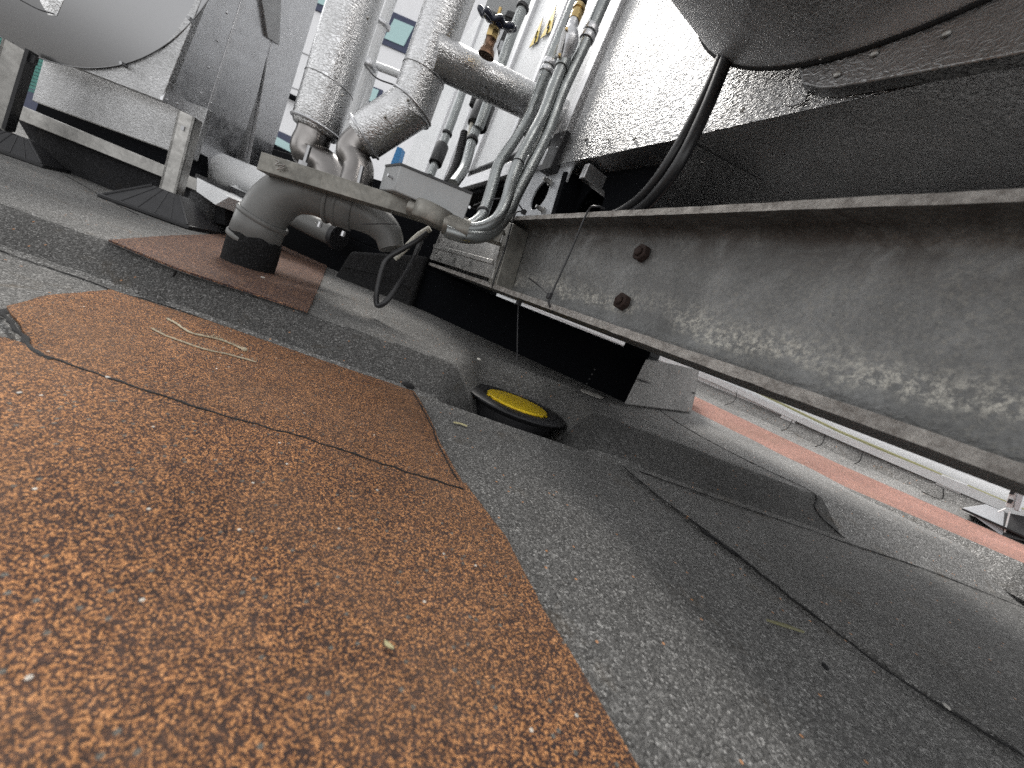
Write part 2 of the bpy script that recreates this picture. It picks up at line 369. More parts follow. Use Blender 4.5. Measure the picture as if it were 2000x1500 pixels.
def seam(name, pts, r, z=0., amp=.002, lbl=None, sq=.55, m='bit'):
    P = bez([np.asarray(p, float) for p in pts], 14); out = []; rs = []
    for i, p in enumerate(P):
        k = p*70
        out.append(p+np.array([mn.noise((k[0], k[1], 1.)), mn.noise((k[0], k[1], 5.)), 0])*amp); rs.append(r*(.55+.9*abs(mn.noise((k[0]*.8, k[1]*.8, 8.)))+.25*random.random()))
    return struct(MB().tube(out, rs, 8, True, (np.array([0, 0, 1.]), sq)).build(name, MT[m]), lbl)
def gz(l, z): return [np.array([*G(x, y, z)[:2], z]) for x, y in l]
def onroof(x, y, lift=.001):
    z = 0.
    for _ in range(14):
        p = G(x, y, z); z = .5*z+.5*roofz(p[0], p[1]-yb(p[0]))
    return np.array([p[0], p[1], roofz(p[0], p[1]-yb(p[0]))+lift])
seam('bitumen_seam', gz(lapA, .0076), .0013, amp=.003, lbl='black bitumen line between the two front red sheets')
seam('bitumen_seam', gz([(2, 606), (22, 632), (48, 664), (75, 690), (100, 703)], .0068), .0024, amp=.003, lbl='thick bitumen bead at the corner of the red sheet')
seam('bitumen_seam', gz([(1215, 910), (1290, 972), (1400, 1052), (1560, 1178), (1700, 1285), (1830, 1373), (2000, 1476)], .0034), .0016, amp=.0035, lbl='ragged bitumen line on the grey foreground')
seam('bitumen_seam', gz([(1370, 1035), (1400, 1054), (1440, 1085)], .003), .0042, amp=.006, lbl='widest blob of the ragged bitumen line')
seam('bitumen_seam', gz([(808, 768), (838, 822), (858, 872), (905, 957)], .004), .0012, lbl='dark edge of the red sheet beside the yellow cap')
seam('bitumen_seam', [onroof(x, y) for x, y in [(0, 490), (60, 512), (160, 545), (240, 575), (300, 590), (420, 632), (560, 682), (700, 735), (790, 765)]], .0012, lbl='dark seam along the foot of the kerb')
jt, jb_ = G(345, 530, ZU), G(317, 573, 0)
seam('bitumen_seam', [jt+(jb_-jt)*f+np.array([0, 0, .002-.004*f*(1-f)]) for f in (0, .33, .66, 1)], .0018, lbl='short dark joint crossing the kerb')
seam('bitumen_seam', gz([(212, 473), (345, 528), (480, 572), (600, 613)], ZU+.002), .0016, lbl='dark front edge of the brownish red patch')
seam('bitumen_seam', [onroof(x, y) for x, y in [(1280, 795), (1330, 830), (1420, 880), (1500, 920), (1588, 963), (1592, 990), (1605, 1012), (1650, 1052)]], .0016, lbl='wandering dark seam on the right of the kerb')
seam('bitumen_seam', [onroof(x, y) for x, y in [(1250, 922), (1400, 975), (1520, 1015), (1650, 1060), (1800, 1110), (2000, 1188), (2100, 1225)]], .0014, lbl='dark seam along the right foot of the kerb')
seam('bitumen_seam', [onroof(x, y) for x, y in [(85, 318), (210, 390), (270, 420)]], .0016, lbl='dark seam at the foot of the left upstand')

# far strip, slope and white coping on the right (parallel to the beam)
S0 = G(1360, 805, ZU)
def SP(x, y, d): return onplane(x, y, S0+C*d, C)
def alongB(p, k): return p+B*k
b0, b1 = SP(1350, 800, 0), SP(1650, 950, 0); b2 = SP(2000, 1100, 0)
t0_, t1_, t2_ = SP(1355, 768, .4), SP(1650, 905, .4), SP(2000, 1058, .4)
u0, u1, u2 = SP(1400, 762, .5), SP(1640, 880, .5), SP(1880, 985, .5)
def sheet(name, rows, m, lbl, th=.004):
    mbs = MB(); n = len(rows[0])
    for i in range(len(rows)-1):
        for j in range(n-1):
            mbs.quad(rows[i][j], rows[i][j+1], rows[i+1][j+1], rows[i+1][j])
    mbs.sm = [False]*len(mbs.f)
    return struct(mbs.build(name, m), lbl)
L = 2.6
row_b = [alongB(b0, L), b0, b1, b2, b2+(b2-b1)*1.5]
row_t = [alongB(t0_, L), t0_, t1_, t2_, t2_+(t2_-t1_)*1.5]
row_m = [.82*t+.18*b for b, t in zip(row_b, row_t)]
row_u = [t+C*.06+UP*.02 for t in row_t]
row_v = [t+C*.096+UP*.075 for t in row_t]
row_g = [np.array([*(b-C*.05)[:2], roofz((b-C*.05)[0], (b-C*.05)[1]-yb((b-C*.05)[0]))-.002]) for b in row_b]
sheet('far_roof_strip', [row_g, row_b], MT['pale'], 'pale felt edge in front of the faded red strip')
sheet('far_roof_strip', [row_b, row_m], MT['red_far'], 'faded red felt strip beyond the beam')
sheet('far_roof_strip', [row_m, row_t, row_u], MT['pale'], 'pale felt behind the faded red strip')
up_w = thing('felt_upstand', 'grey felt upstand below the long white coping on the right', 'upstand', t1_)
mbu = MB()
for j in range(4): mbu.prism([row_u[j], row_u[j+1], row_v[j+1], row_v[j]], C*.08)
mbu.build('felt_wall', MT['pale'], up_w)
for k, (x1, y1, x2, y2, x3, y3) in enumerate([(1440, 765, 1432, 785, 1400, 795), (1548, 820, 1535, 838, 1500, 846), (1612, 850, 1600, 870, 1555, 872), (1685, 885, 1672, 905, 1620, 905), (1843, 955, 1838, 975, 1800, 960)]):
    MB().tube(bez([SP(x1, y1, .455), SP(x2, y2, .44), SP(x3, y3, .42)], 6), .0016, 6).build('lap_joint', MT['bit'], up_w)
cop = thing('coping', 'long white metal coping seen under the beam on the right', 'coping', u1)
def copline(px): return [SP(x, y, .5) for x, y in px]
ct = copline([(930, 548), (1195, 657), (1405, 741), (1600, 832), (1880, 945), (2060, 1022)])
cb = copline([(936, 566), (1190, 672), (1395, 762), (1590, 853), (1870, 984), (2050, 1062)])
mbc = MB()
for j in range(5): mbc.prism([ct[j], ct[j+1], cb[j+1], cb[j]], C*.16)
mbc.build('fascia', MT['coping'], cop)
mbc = MB()
for j in range(5):
    e = -C*.018
    mid0, mid1 = .45*cb[j]+.55*ct[j]+e, .45*cb[j+1]+.55*ct[j+1]+e
    mbc.prism([ct[j]+e, ct[j+1]+e, mid1, mid0], C*.016)
mbc.build('top_lip', MT['white'], cop)
for (a, b) in ((1545, 809), (1862, 940)):
    p = SP(a, b, .49); MB().box(p-UP*.012, B*.030, C*.004, UP*.02).build('joint_cover', MT['coping'], cop)
par = thing('parapet', 'white parapet panel rising behind the long white coping', 'parapet', u1+C*.25)
pw = [SP(x, y, .7) for x, y in [(900, 520), (1405, 742), (2100, 1040)]]
MB().prism([pw[0]-UP*.1, pw[2]-UP*.1, pw[2]+UP*.09, pw[0]+UP*.09], C*.06).build('panel', MT['white2'], par)
MB().tube([SP(1400, 728, .66), SP(1640, 843, .66), SP(2020, 1005, .66)], .006, 8).build('joint_strip', MT['olive'], par)

# felt covered block beside the black plinth
fb = thing('felt_block', 'grey felt covered block at the right end of the black plinth', 'block', G(1300, 800, ZU))
c0 = G(1228, 800, ZU); c1 = G(1352, 805, ZU)
fbk = MB()
f1 = [q(1218, 790, c0[1]), q(1350, 806, 1.42), q(1358, 770, 1.42), q(1366, 722, 1.42), q(1262, 700, c0[1])]
fbk.prism(f1, HY*.35+HX*.14)
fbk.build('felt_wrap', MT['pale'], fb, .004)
MB().tube(bez([q(1250, 742, c0[1]-.006), q(1300, 758, 1.2), q(1358, 768, 1.412)], 5), .0022, 6).build('lap_joint', MT['bit'], fb)

# black plinth carrying the plant, with the daylight gap above it
pg = G(1225, 788, ZU)
pl = thing('plinth', 'black plinth in the deep shade under the plant', 'plinth', pg)
ptop = CAMH-.006
pd = nrm(G(1010, 715, ZU)-pg); Lp = 1.9
pd = nrm(np.array([-1.0, .42, 0])); back = np.array([.42, 1.0, 0])
z1 = np.array([0, 0, ptop-ZU])
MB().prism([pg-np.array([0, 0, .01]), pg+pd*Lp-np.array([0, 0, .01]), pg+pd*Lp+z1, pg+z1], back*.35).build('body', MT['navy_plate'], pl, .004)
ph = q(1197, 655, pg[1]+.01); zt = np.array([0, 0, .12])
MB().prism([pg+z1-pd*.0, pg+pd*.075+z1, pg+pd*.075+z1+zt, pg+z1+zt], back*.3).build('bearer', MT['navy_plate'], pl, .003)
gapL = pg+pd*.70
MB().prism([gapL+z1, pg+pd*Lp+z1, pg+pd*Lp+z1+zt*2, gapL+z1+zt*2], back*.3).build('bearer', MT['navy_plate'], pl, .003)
for k in range(4):
    MB().lathe(q(1162-5*k, 722+9*k, pg[1]+.05), -back, [(.0025, 0), (.0025, .006)], 10).build('stud', MT['rubber'], pl)

# left felt covered stub upstand beside the PVC elbow
fs = thing('felt_stub', 'dark felt covered stub upstand behind the black cable loop', 'upstand', G(700, 590, ZU))
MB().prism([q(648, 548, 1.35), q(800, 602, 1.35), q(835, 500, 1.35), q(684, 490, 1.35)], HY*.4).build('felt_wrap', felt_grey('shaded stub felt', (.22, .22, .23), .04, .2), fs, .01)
MB().tube([q(672, 520, 1.345), q(745, 537, 1.345), q(800, 560, 1.345)], .002, 6).build('lap_joint', MT['bit'], fs)

# ================================================================== STEEL BEAM
bb = TIP0-UP*(.041)                                       # bottom line at tip plane
za, zb = np.dot(TP(1300, 420)-bb, UP), 0
topE = np.dot(TP(1300, 406)-bb, UP); botE = np.dot(TP(1212, 655)-bb, UP)
TF = .0085; H = topE-botE
beam = thing('steel_beam', 'weathered galvanised steel beam with a rusty bolt pair', 'beam', bb+UP*botE)
HW = .046; RR = .016
def sect(s):                                             # profile in (c = depth along C from front tip, u = height)
    P = [(0, 0), (0, TF*1.15)]
    for k in range(9):
        a = math.pi/2*k/8; P.append((HW-.003-RR+RR*math.sin(a), TF*1.15+RR-RR*math.cos(a)))
    for k in range(9):
        a = math.pi/2*k/8; P.append((HW-.003-RR+RR*math.cos(a), H-TF-RR+RR*math.sin(a)))
    P += [(0, H-TF), (0, H), (2*HW, H), (2*HW, H-TF), (HW+.003, H-TF-.01), (HW+.003, TF+.01), (2*HW, TF), (2*HW, 0)]
    return P
a0, a1 = -.95, 1.25
prof = sect(0); nP = len(prof); stations = np.linspace(a0, a1, 120); mbb = MB(); vs = []
for si in stations:
    base = bb+UP*botE+B*si
    for (cc, uu) in prof:
        j = .0010*mn.noise((si*40, uu*50, cc*30)) if cc < .01 else .0004*mn.noise((si*20, uu*30, 1))
        vs.append(base+C*(cc+j)+UP*(uu+(.0008*mn.noise((si*60, cc*20, uu*20)) if cc < .01 else 0)))
mbb.add(vs, [(i*nP+k, i*nP+(k+1) % nP, (i+1)*nP+(k+1) % nP, (i+1)*nP+k) for i in range(119) for k in range(nP)], True)
mbb.f += [tuple(range(nP)), tuple(119*nP+k for k in range(nP-1, -1, -1))]; mbb.sm += [False, False]
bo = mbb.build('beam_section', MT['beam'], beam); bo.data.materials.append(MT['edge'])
kk = 0
for i in range(119):
    for k in range(nP):
        if k in (0, nP-8+0) or k == 20: bo.data.polygons[i*nP+k].material_index = 1
tipface = [k for k in range(nP) if prof[k][0] == 0 and prof[(k+1) % nP][0] == 0]
for i in range(119):
    for k in range(nP): bo.data.polygons[i*nP+k].material_index = 1 if k in tipface else 0
WEB = HW-.003
def bolt(px, py):
    c = TP(px, py, WEB); r = .0125
    m_ = MB(); u = UP; v = B; ring = []
    for k in range(6):
        a = math.pi/3*k+.3; ring.append(c+(u*math.cos(a)+v*math.sin(a))*r+np.array([mn.noise((k, px, 1.)), mn.noise((k, py, 2.)), 0])*.0016)
    m_.prism(ring, -C*.0115); ring2 = [c-C*.0115+(p-c)*.6 for p in ring]; m_.prism(ring2, -C*.004)
    return m_.build('bolt', MT['rust'], beam, .0018)
bolt(1258, 498); bolt(1220, 592)
# stiffener and end bracket on the far part of the beam
MB().prism([TP(985, 432, -.001), TP(1003, 436, -.001), TP(968, 556, -.001), TP(953, 552, -.001)], C*WEB).build('stiffener', MT['strut'], beam, .0015)
MB().prism([TP(838, 452, -.003), TP(985, 448, -.003), TP(960, 545, -.003), TP(826, 502, -.003)], C*.006).build('end_plate', MT['steel'], beam, .0015)
MB().prism([TP(838, 474, -.006), TP(962, 507, -.006), TP(961, 516, -.006), TP(837, 481, -.006)], C*.004).build('end_rib', MT['steel'], beam, .001)

# cable ties round the beam
def tie(label, path, r=.0016, tail=None, head=None):
    t = thing('cable_tie', label, 'cable tie', path[-1], 'black cable ties round the beam')
    MB().tube(bez(path, 6), r, 8).build('strap', MT['black'], t)
    if tail is not None: MB().tube(bez(tail, 5), r*.8, 8).build('tail', MT['black'], t)
    if head is not None: MB().box(head, B*.004, C*.0035, UP*.0055).build('tie_head', MT['black'], t, .001)
    return t
tie('black cable tie with a spiky tail, tied diagonally round the beam', [TP(1180, 408, .012), TP(1166, 403, -.004), TP(1148, 413, -.004), TP(1115, 490, -.003), TP(1075, 580, -.003), TP(1073, 595, -.003), TP(1080, 612, .01)],
    tail=[TP(1075, 577, -.003), TP(1055, 560, -.012), TP(1033, 543, -.03)], head=TP(1073, 578, -.004))
tie('black cable tie round the beam beside the stiffener', [TP(1020, 412, .02), TP(1005, 421, -.004), TP(985, 490, -.003), TP(962, 555, -.003), TP(966, 566, .01)])
t = thing('loose_wire', 'thin black wire hanging straight down below the beam', 'wire', TP(1010, 588, .02))
MB().tube(bez([TP(1013, 588, .02), TP(1011, 630, .02), TP(1010, 706, .02)], 6), .0011, 8).build('wire', MT['black'], t)
MB().box(TP(1013, 592, .018), B*.005, C*.004, UP*.004).build('tie_head', MT['black'], t)
t = thing('cable_tie', 'thin black cable tie arching over the bent conduits', 'cable tie', q(1020, 413, .93))
MB().tube(bez([q(925, 402, .9), q(950, 392, .88), q(985, 388, .87), q(1010, 397, .89), q(1022, 412, .93)], 6), .0016, 8).build('strap', MT['black'], t)
MB().box(q(1023, 414, .93), B*.005, C*.005, UP*.005).build('tie_head', MT['black'], t, .001)

# ================================================================== CLAD DUCT (right)
duct = thing('clad_duct', 'large embossed aluminium clad duct above the beam', 'duct', AP(1350, 265))
d0 = AP(1092, 306)
def DA(al, up, off=0): return A0+B*al+UP*up-C*off
upb = float(np.mean([np.dot(AP(x, y)-A0, UP) for x, y in [(1350, 265), (1570, 210)]]))
D1, D0 = -1.5, 0.0
nA, nU = 60, 40
mbd = MB(); vs = []
for i in range(nA+1):
    for j in range(nU+1):
        al = D1+(D0-D1)*i/nA; uu = upb+(1.1)*j/nU
        if j == 0: uu = float(np.interp(al, [-1.5, -.7, -.4, 0], [upb-.008, upb-.006, upb, upb+.012]))
        vs.append(DA(al, uu, .0018*mn.noise((al*5, uu*5, 2))))
mbd.add(vs, [(i*(nU+1)+j, (i+1)*(nU+1)+j, (i+1)*(nU+1)+j+1, i*(nU+1)+j+1) for i in range(nA) for j in range(nU)], True)
mbd.build('side_cladding', MT['foil_wide'], duct)
mbd = MB()
mbd.prism([DA(D1, upb-.008, -.002), DA(-.7, upb-.006, -.002), DA(-.4, upb, -.002), DA(0, upb+.012, -.002), DA(0, upb+1.1, -.002), DA(D1, upb+1.1, -.002)], C*.74)
mbd.build('underside', MT['foil_dull'], duct)
e0 = AP(1350, 275, 0)
def under(x, y, dz=-.001):                                # point on the underside
    p0 = DA(-.4, upb+dz); return onplane(x, y, p0, UP)
MB().tube([under(1352, 277), under(1450, 330), under(1562, 391)], .0012, 6).build('seam', MT['black'], duct)
for (x, y) in [(1144, 272), (1188, 272), (1239, 271), (1375, 240), (1450, 215), (1372, 318)]:
    if (x, y) == (1372, 318): c_ = under(x, y); ax = -UP
    else: c_ = AP(x, y, .001); ax = -C
    MB().lathe(c_, ax, [(.0038, 0), (.0034, .0016), (.0015, .0028)], 12).build('rivet', MT['steel'], duct)
# round spigot projecting towards the viewer and its saddle
spg = thing('clad_spigot', 'round embossed clad spigot projecting from the duct side, dark underneath', 'duct spigot', AP(1660, 107, .02))
pts3 = [AP(x, y, .02) for x, y in [(1545, 82), (1660, 107), (2000, 0)]]
P2 = [(np.dot(p-A0, B), np.dot(p-A0, UP)) for p in pts3]
Rs = .40; ca, cu = P2[1][0]-.015, P2[1][1]+.40
cc_ = A0+B*ca+UP*cu-C*.02
mbs = MB().lathe(cc_, -C, [(Rs, 0), (Rs, .05), (Rs, .3), (Rs, .6)], 96); mbs.build('pipe_cladding', MT['foil_dull'], spg)
sadp = [(1540, 80), (1556, 118), (1566, 165), (1600, 172), (1632, 170), (1800, 140), (2000, 102), (2200, 60)]
sp_ = [AP(x, y, .02) for x, y in sadp]; hi = [sp_[-1]+UP*.5, sp_[0]+UP*.4]
MB().prism(sp_+hi, C*.018).build('saddle', MT['brown_panel'], spg, .002)
MB().torus(cc_-C*.002, -C, Rs+.001, .0022, 96, 8).build('collar_seam', MT['bit'], spg)
for (x, y) in [(1605, 117), (1635, 146), (1708, 105), (1848, 66)]:
    MB().lathe(AP(x, y, .021), -C, [(.004, 0), (.0036, .002), (.0016, .0034)], 12).build('rivet', MT['steel'], spg)
MB().prism([AP(1552, 180, .003), AP(1583, 172, .003), AP(1572, 202, .003), AP(1540, 210, .003)], -C*.002).build('foil_tab', MT['foil_wide'], duct)
# two black cables
for lab, pts, r in (('black cable in front of the duct, left of the twin pair', [(1452, -60), (1428, 60), (1396, 145), (1358, 225), (1310, 310), (1262, 375), (1215, 412), (1150, 440)], 10.5),
                    ('black cable in front of the duct, thicker right one of the pair', [(1462, -60), (1438, 60), (1405, 150), (1374, 225), (1332, 310), (1288, 372), (1245, 412), (1180, 445)], 12.5)):
    P = []
    for k, (x, y) in enumerate(pts): P.append(AP(x, y, .028 if k < 4 else (.028, .02, .01, 0)[k-4]))
    tag(MB().tube(bez(P, 10), rad(r, P[3]), 20).build('power_cable', MT['rubber']), lab, 'cable', 'twin black cables')

# ================================================================== AIR HANDLING UNIT (white panels) behind conduits
ahu = thing('air_handling_unit', 'white panelled air handling unit behind the steel conduits', 'air handling unit', A0)
MB().prism([DA(.004, .02, -.012), DA(3.2, .02, -.012), DA(3.2, 1.3, -.012), DA(.004, 1.3, -.012)], C*.5).build('casing', MT['white'], ahu)
MB().prism([DA(.0, -.02, .012), DA(.03, -.02, .012), DA(.03, 1.6, .012), DA(.0, 1.6, .012)], C*.03).build('corner_post', MT['frame'], ahu, .002)
MB().prism([DA(.034, -.02, .006), DA(.055, -.02, .006), DA(.055, 1.6, .006), DA(.034, 1.6, .006)], C*.02).build('corner_post', MT['frame'], ahu, .002)
for al in (.42, .80, 1.25, 1.9):
    MB().prism([DA(al, .03, .004), DA(al+.03, .03, .004), DA(al+.03, 1.6, .004), DA(al, 1.6, .004)], C*.02).build('post', MT['frame'], ahu, .003)
MB().prism([DA(.03, -.012, .008), DA(3.2, -.012, .008), DA(3.2, .035, .008), DA(.03, .035, .008)], C*.03).build('base_rail', MT['frame'], ahu, .002)
MB().prism([DA(.03, .060, .006), DA(3.2, .060, .006), DA(3.2, .066, .006), DA(.03, .066, .006)], C*.02).build('panel_gap', MT['black'], ahu)
MB().prism([DA(-.012, -.035, .016), DA(.05, -.035, .016), DA(.05, .065, .016), DA(-.012, .065, .016)], C*.06).build('corner_cap', MT['black'], ahu, .002)
for uu in (.02, .045): MB().lathe(DA(-.003, uu, .016), -C, [(.003, 0), (.0025, .002)], 10).build('rivet', MT['alu'], ahu)
MB().prism([AP(1066, 252, -.004), AP(1040, 280, -.004), AP(1020, 240, -.004), AP(1060, 150, -.004)], -C*.003).build('access_panel', MT['white'], ahu, .002)
# base frame with holes
def plate_hole(center, u, v, hu, hv, hr, th, nrm_):
    n = 40; outer = []; inner = []
    for k in range(n):
        a = 2*math.pi*k/n; c_, s_ = math.cos(a), math.sin(a); m_ = max(abs(c_)/hu, abs(s_)/hv)
        outer.append(center+u*c_/m_+v*s_/m_); inner.append(center+u*c_*hr+v*s_*hr)
    mbh = MB(); e = nrm_*th
    vs = outer+inner+[p+e for p in outer]+[p+e for p in inner]
    fs = []
    for k in range(n):
        j = (k+1) % n
        fs += [(k, j, n+j, n+k), (2*n+k, 3*n+k, 3*n+j, 2*n+j), (n+k, n+j, 3*n+j, 3*n+k), (k, 2*n+k, 2*n+j, j)]
    return mbh.add(vs, fs)
bf = thing('base_frame', 'plant base frame of a pale and a black plate with round holes', 'base frame', A0-UP*.12)
pc = AP(1072, 385, -.01)
plate_hole(pc+UP*.01+B*.06, B, UP, .115, .085, .042, .006, C).build('pale_plate', MT['pale_plate'], bf, .001)
for (x, y) in [(1076, 358), (1062, 412), (1052, 327)]:
    c_ = AP(x, y, -.006); m_ = MB().lathe(c_, -C+B*.0-UP*.0, [(.009, 0), (.009, .006), (.006, .006), (.006, .018), (.0045, .018), (.0045, .026)], 6)
    m_.build('bolt', MT['steel'], bf)
pe = AP(1105, 345, -.005)
v_ = nrm(-B); n2 = C                                         # black plate set back, square to the beam
cpl = AP(1150, 405, -.06)
plate_hole(cpl, B, UP, .19, .13, .05, .006, C).build('black_plate', MT['navy_plate'], bf, .001)
MB().prism([AP(1100, 335, -.006), AP(1108, 335, -.006), AP(1080, 430, -.006), AP(1072, 430, -.006)], C*.06).build('plate_edge', MT['navy_plate'], bf, .001)
xm = under(1152, 318, -.004)
MB().prism([xm, xm-UP*.034, xm-UP*.034+C*.40, xm+C*.40], B*.02).build('cross_member', MT['frame'], bf, .002)
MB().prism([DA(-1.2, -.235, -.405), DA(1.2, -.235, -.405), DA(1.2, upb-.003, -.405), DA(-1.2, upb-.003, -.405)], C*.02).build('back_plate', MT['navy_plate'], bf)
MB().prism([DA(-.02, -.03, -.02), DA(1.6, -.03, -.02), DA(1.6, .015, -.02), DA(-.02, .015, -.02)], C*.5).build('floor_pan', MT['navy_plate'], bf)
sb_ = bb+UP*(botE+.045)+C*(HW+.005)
MB().prism([sb_+B*-1.1, sb_+B*1.3, sb_+B*1.3+UP*.06, sb_+B*-1.1+UP*.05], C*.34).build('shade_slab', MT['navy_plate'], bf)  # added slab, keeps daylight off the floor below the beam
# yellow hazard triangle stickers
for lab, tri, mark in (('taller yellow warning triangle sticker on the white unit', [(1088, 8), (1077, 62), (1054, 78)], [(1074, 40), (1067, 66)]),
                 ('shorter yellow warning triangle sticker on the white unit, nearer the handwheel', [(1062, 32), (1050, 82), (1033, 95)], [(1050, 60), (1043, 84)])):
    P = [AP(x, y, -.006) for x, y in tri]; cen = sum(P)/3
    t = thing('warning_sticker', lab, 'sticker', cen, 'yellow warning stickers')
    MB().prism(P, -C*.0012).build('border', MT['black'], t)
    MB().prism([cen+(p-cen)*.93-C*.0016 for p in P], C*.001).build('field', MT['sticker'], t)
    a_, b_ = AP(*mark[0], -.0025), AP(*mark[1], -.0025)
    MB().tube(bez([a_, .5*(a_+b_)+B*.006, .5*(a_+b_)-B*.006, b_], 4), .0022, 6).build('symbol', MT['black'], t)

# ================================================================== CONDUITS
def conduit(label, pts, px=12, extra=None, name='steel_conduit', m='conduit', g='galvanised conduits'):
    P = [q(x, y, Y) for x, y, Y in pts]; r = rad(px, P[len(P)//2])
    t = thing(name, label, 'conduit', P[-1], g)
    MB().tube(bez(P, 8), r, 20).build('pipe', MT[m], t)
    for e in (extra or []):
        i, j, f, rr, mm, nm = e
        a = P[i]+(P[j]-P[i])*f[0]; b = P[i]+(P[j]-P[i])*f[1]
        MB().lathe(a, b-a, [(r*rr*.96, 0), (r*rr, .002), (r*rr, np.linalg.norm(b-a)-.002), (r*rr*.96, np.linalg.norm(b-a))], 20).build(nm, MT[mm], t)
    return t, P, r
conduit('steel conduit with a saddle clamp, rightmost of the bundle', [(1207, -60, 1.06), (1180, 0, 1.05), (1140, 90, 1.03), (1098, 180, 1.0), (1070, 255, .965), (1040, 318, .92), (1012, 372, .885), (985, 425, .85), (955, 455, .82), (915, 462, .79), (870, 450, .77)], 12.5,
        [(1, 2, (.6, .72), 1.25, 'alu', 'clamp'), (1, 2, (.76, .88), 1.25, 'alu', 'clamp')])
tt, PP, rr_ = conduit('steel conduit below the cast inspection elbow', [(1098, 128, 1.0), (1082, 168, .985), (1060, 225, .955), (1035, 272, .92), (1012, 318, .89), (1000, 352, .87), (988, 395, .85), (968, 430, .82), (930, 447, .80), (880, 440, .78)], 11.5,
        [(0, 1, (-.35, .12), 1.25, 'conduit', 'coupling'), (4, 5, (.0, .06), 1.1, 'black', 'joint_ring')])
conduit('steel conduit bending down, leftmost of the three entering the round box', [(1048, 190, 1.06), (1030, 232, 1.05), (1005, 275, 1.0), (975, 318, .95), (962, 360, .91), (950, 400, .875), (936, 428, .84), (905, 445, .81), (870, 440, .79)], 10.5,
        [(5, 6, (.45, .6), 1.12, 'black', 'tie_ring')])
conduit('steel conduit with a clamp running up behind the inspection elbow', [(1150, -60, 1.12), (1125, 0, 1.11), (1100, 60, 1.1), (1075, 122, 1.09), (1060, 160, 1.09), (1020, 260, 1.09)], 11.5,
        [(3, 4, (-.05, .22), 1.25, 'alu', 'clamp'), (3, 4, (.32, .55), 1.25, 'alu', 'clamp')])
conduit('thin steel conduit beside the handwheel, fixed to the white unit', [(1045, -60, 1.32), (1027, 0, 1.32), (1003, 60, 1.31), (985, 110, 1.3), (960, 180, 1.3), (935, 250, 1.3)], 9.5,
        [(1, 2, (.2, .3), 1.35, 'black', 'tie_ring')])
conduit('thin steel conduit with a black tie behind the tee pipe', [(925, 110, 1.62), (905, 175, 1.6), (880, 245, 1.58), (862, 290, 1.56), (840, 345, 1.5)], 7.5,
        [(2, 3, (.3, .4), 1.3, 'black', 'tie_ring'), (3, 4, (-.1, .55), 1.7, 'black', 'connector')])
conduit('steel conduit with a black box connector behind the tee pipe', [(968, 150, 1.42), (950, 200, 1.4), (925, 265, 1.36), (908, 325, 1.3), (885, 360, 1.2)], 9.5,
        [(1, 2, (.05, .72), 2.1, 'black', 'connector_box'), (2, 3, (.1, .2), 1.2, 'black', 'tie_ring')])
conduit('cream cable beside the black corrugated hose', [(955, 185, 1.40), (930, 220, 1.38), (918, 262, 1.36), (915, 300, 1.34), (905, 335, 1.28)], 5, None, 'cream_cable', 'cream', 'cables behind the tee pipe')
# corrugated black hoses
def hose(label, pts, px):
    P = bez([q(x, y, Y) for x, y, Y in pts], 10); r = rad(px, P[0])
    Pd = []
    for i in range(len(P)-1):
        k = max(1, int(np.linalg.norm(P[i+1]-P[i])/.0018))
        Pd += [P[i]+(P[i+1]-P[i])*j/k for j in range(k)]
    rs = [r*(1 if (i//2) % 2 else .82) for i in range(len(Pd))]
    return tag(MB().tube(Pd, rs, 16).build('corrugated_hose', MT['black']), label, 'hose', 'black corrugated hoses')
hose('black corrugated hose hanging below the tee pipe', [(908, 258, 1.40), (900, 290, 1.38), (890, 325, 1.34), (872, 362, 1.28)], 8)
hose('short black corrugated hose just under the tee pipe', [(935, 165, 1.45), (930, 185, 1.45), (922, 208, 1.44)], 7)
hose('black corrugated hose entering the brass gland on the inspection elbow', [(1152, -45, 1.045), (1140, -10, 1.03), (1133, 12, 1.02)], 11)
# cast inspection elbow
ie = thing('inspection_elbow', 'cast inspection elbow with a brass gland on top of a conduit', 'conduit fitting', q(1110, 90, 1.0))
g0, g1 = q(1133, 12, 1.02), q(1121, 42, 1.01); rg_ = rad(10.5, g0)
lg = np.linalg.norm(g1-g0)
MB().lathe(g0, g1-g0, [(rg_, 0), (rg_*1.15, .004), (rg_*1.15, .012), (rg_*.95, .013), (rg_*.95, .02), (rg_*1.1, .021), (rg_*1.1, lg)], 18).build('brass_gland', MT['brass'], ie)
body = bez([q(1122, 38, 1.01), q(1116, 58, 1.005), q(1113, 78, 1.0), q(1107, 98, 1.0), q(1099, 122, 1.0)], 6); nb = len(body)
MB().tube(body, [rad(p_, body[0]) for p_ in np.interp(np.linspace(0, 1, nb), [0, .22, .3, .5, .72, .85, 1], [10, 10.5, 14, 17.5, 16, 13, 11])], 20).build('body', MT['alu'], ie)
lidc = q(1099, 84, .985); lax = nrm(q(1116, 58, 1.0)-q(1099, 122, 1.0))
side = nrm(np.cross(lax, EYE-lidc)); nl = np.cross(side, lax)
ring = [lidc+lax*.030*math.cos(a)+(side*.4+nl*.6)*.007*math.sin(a) for a in np.linspace(0, 2*math.pi, 24, endpoint=False)]
MB().prism(ring, -side*.006).build('lid', MT['white'], ie, .001)
for f in (.026, -.026): MB().lathe(lidc+lax*f, nl, [(.003, -.004), (.003, .006)], 10).build('lid_screw', MT['brass'], ie)
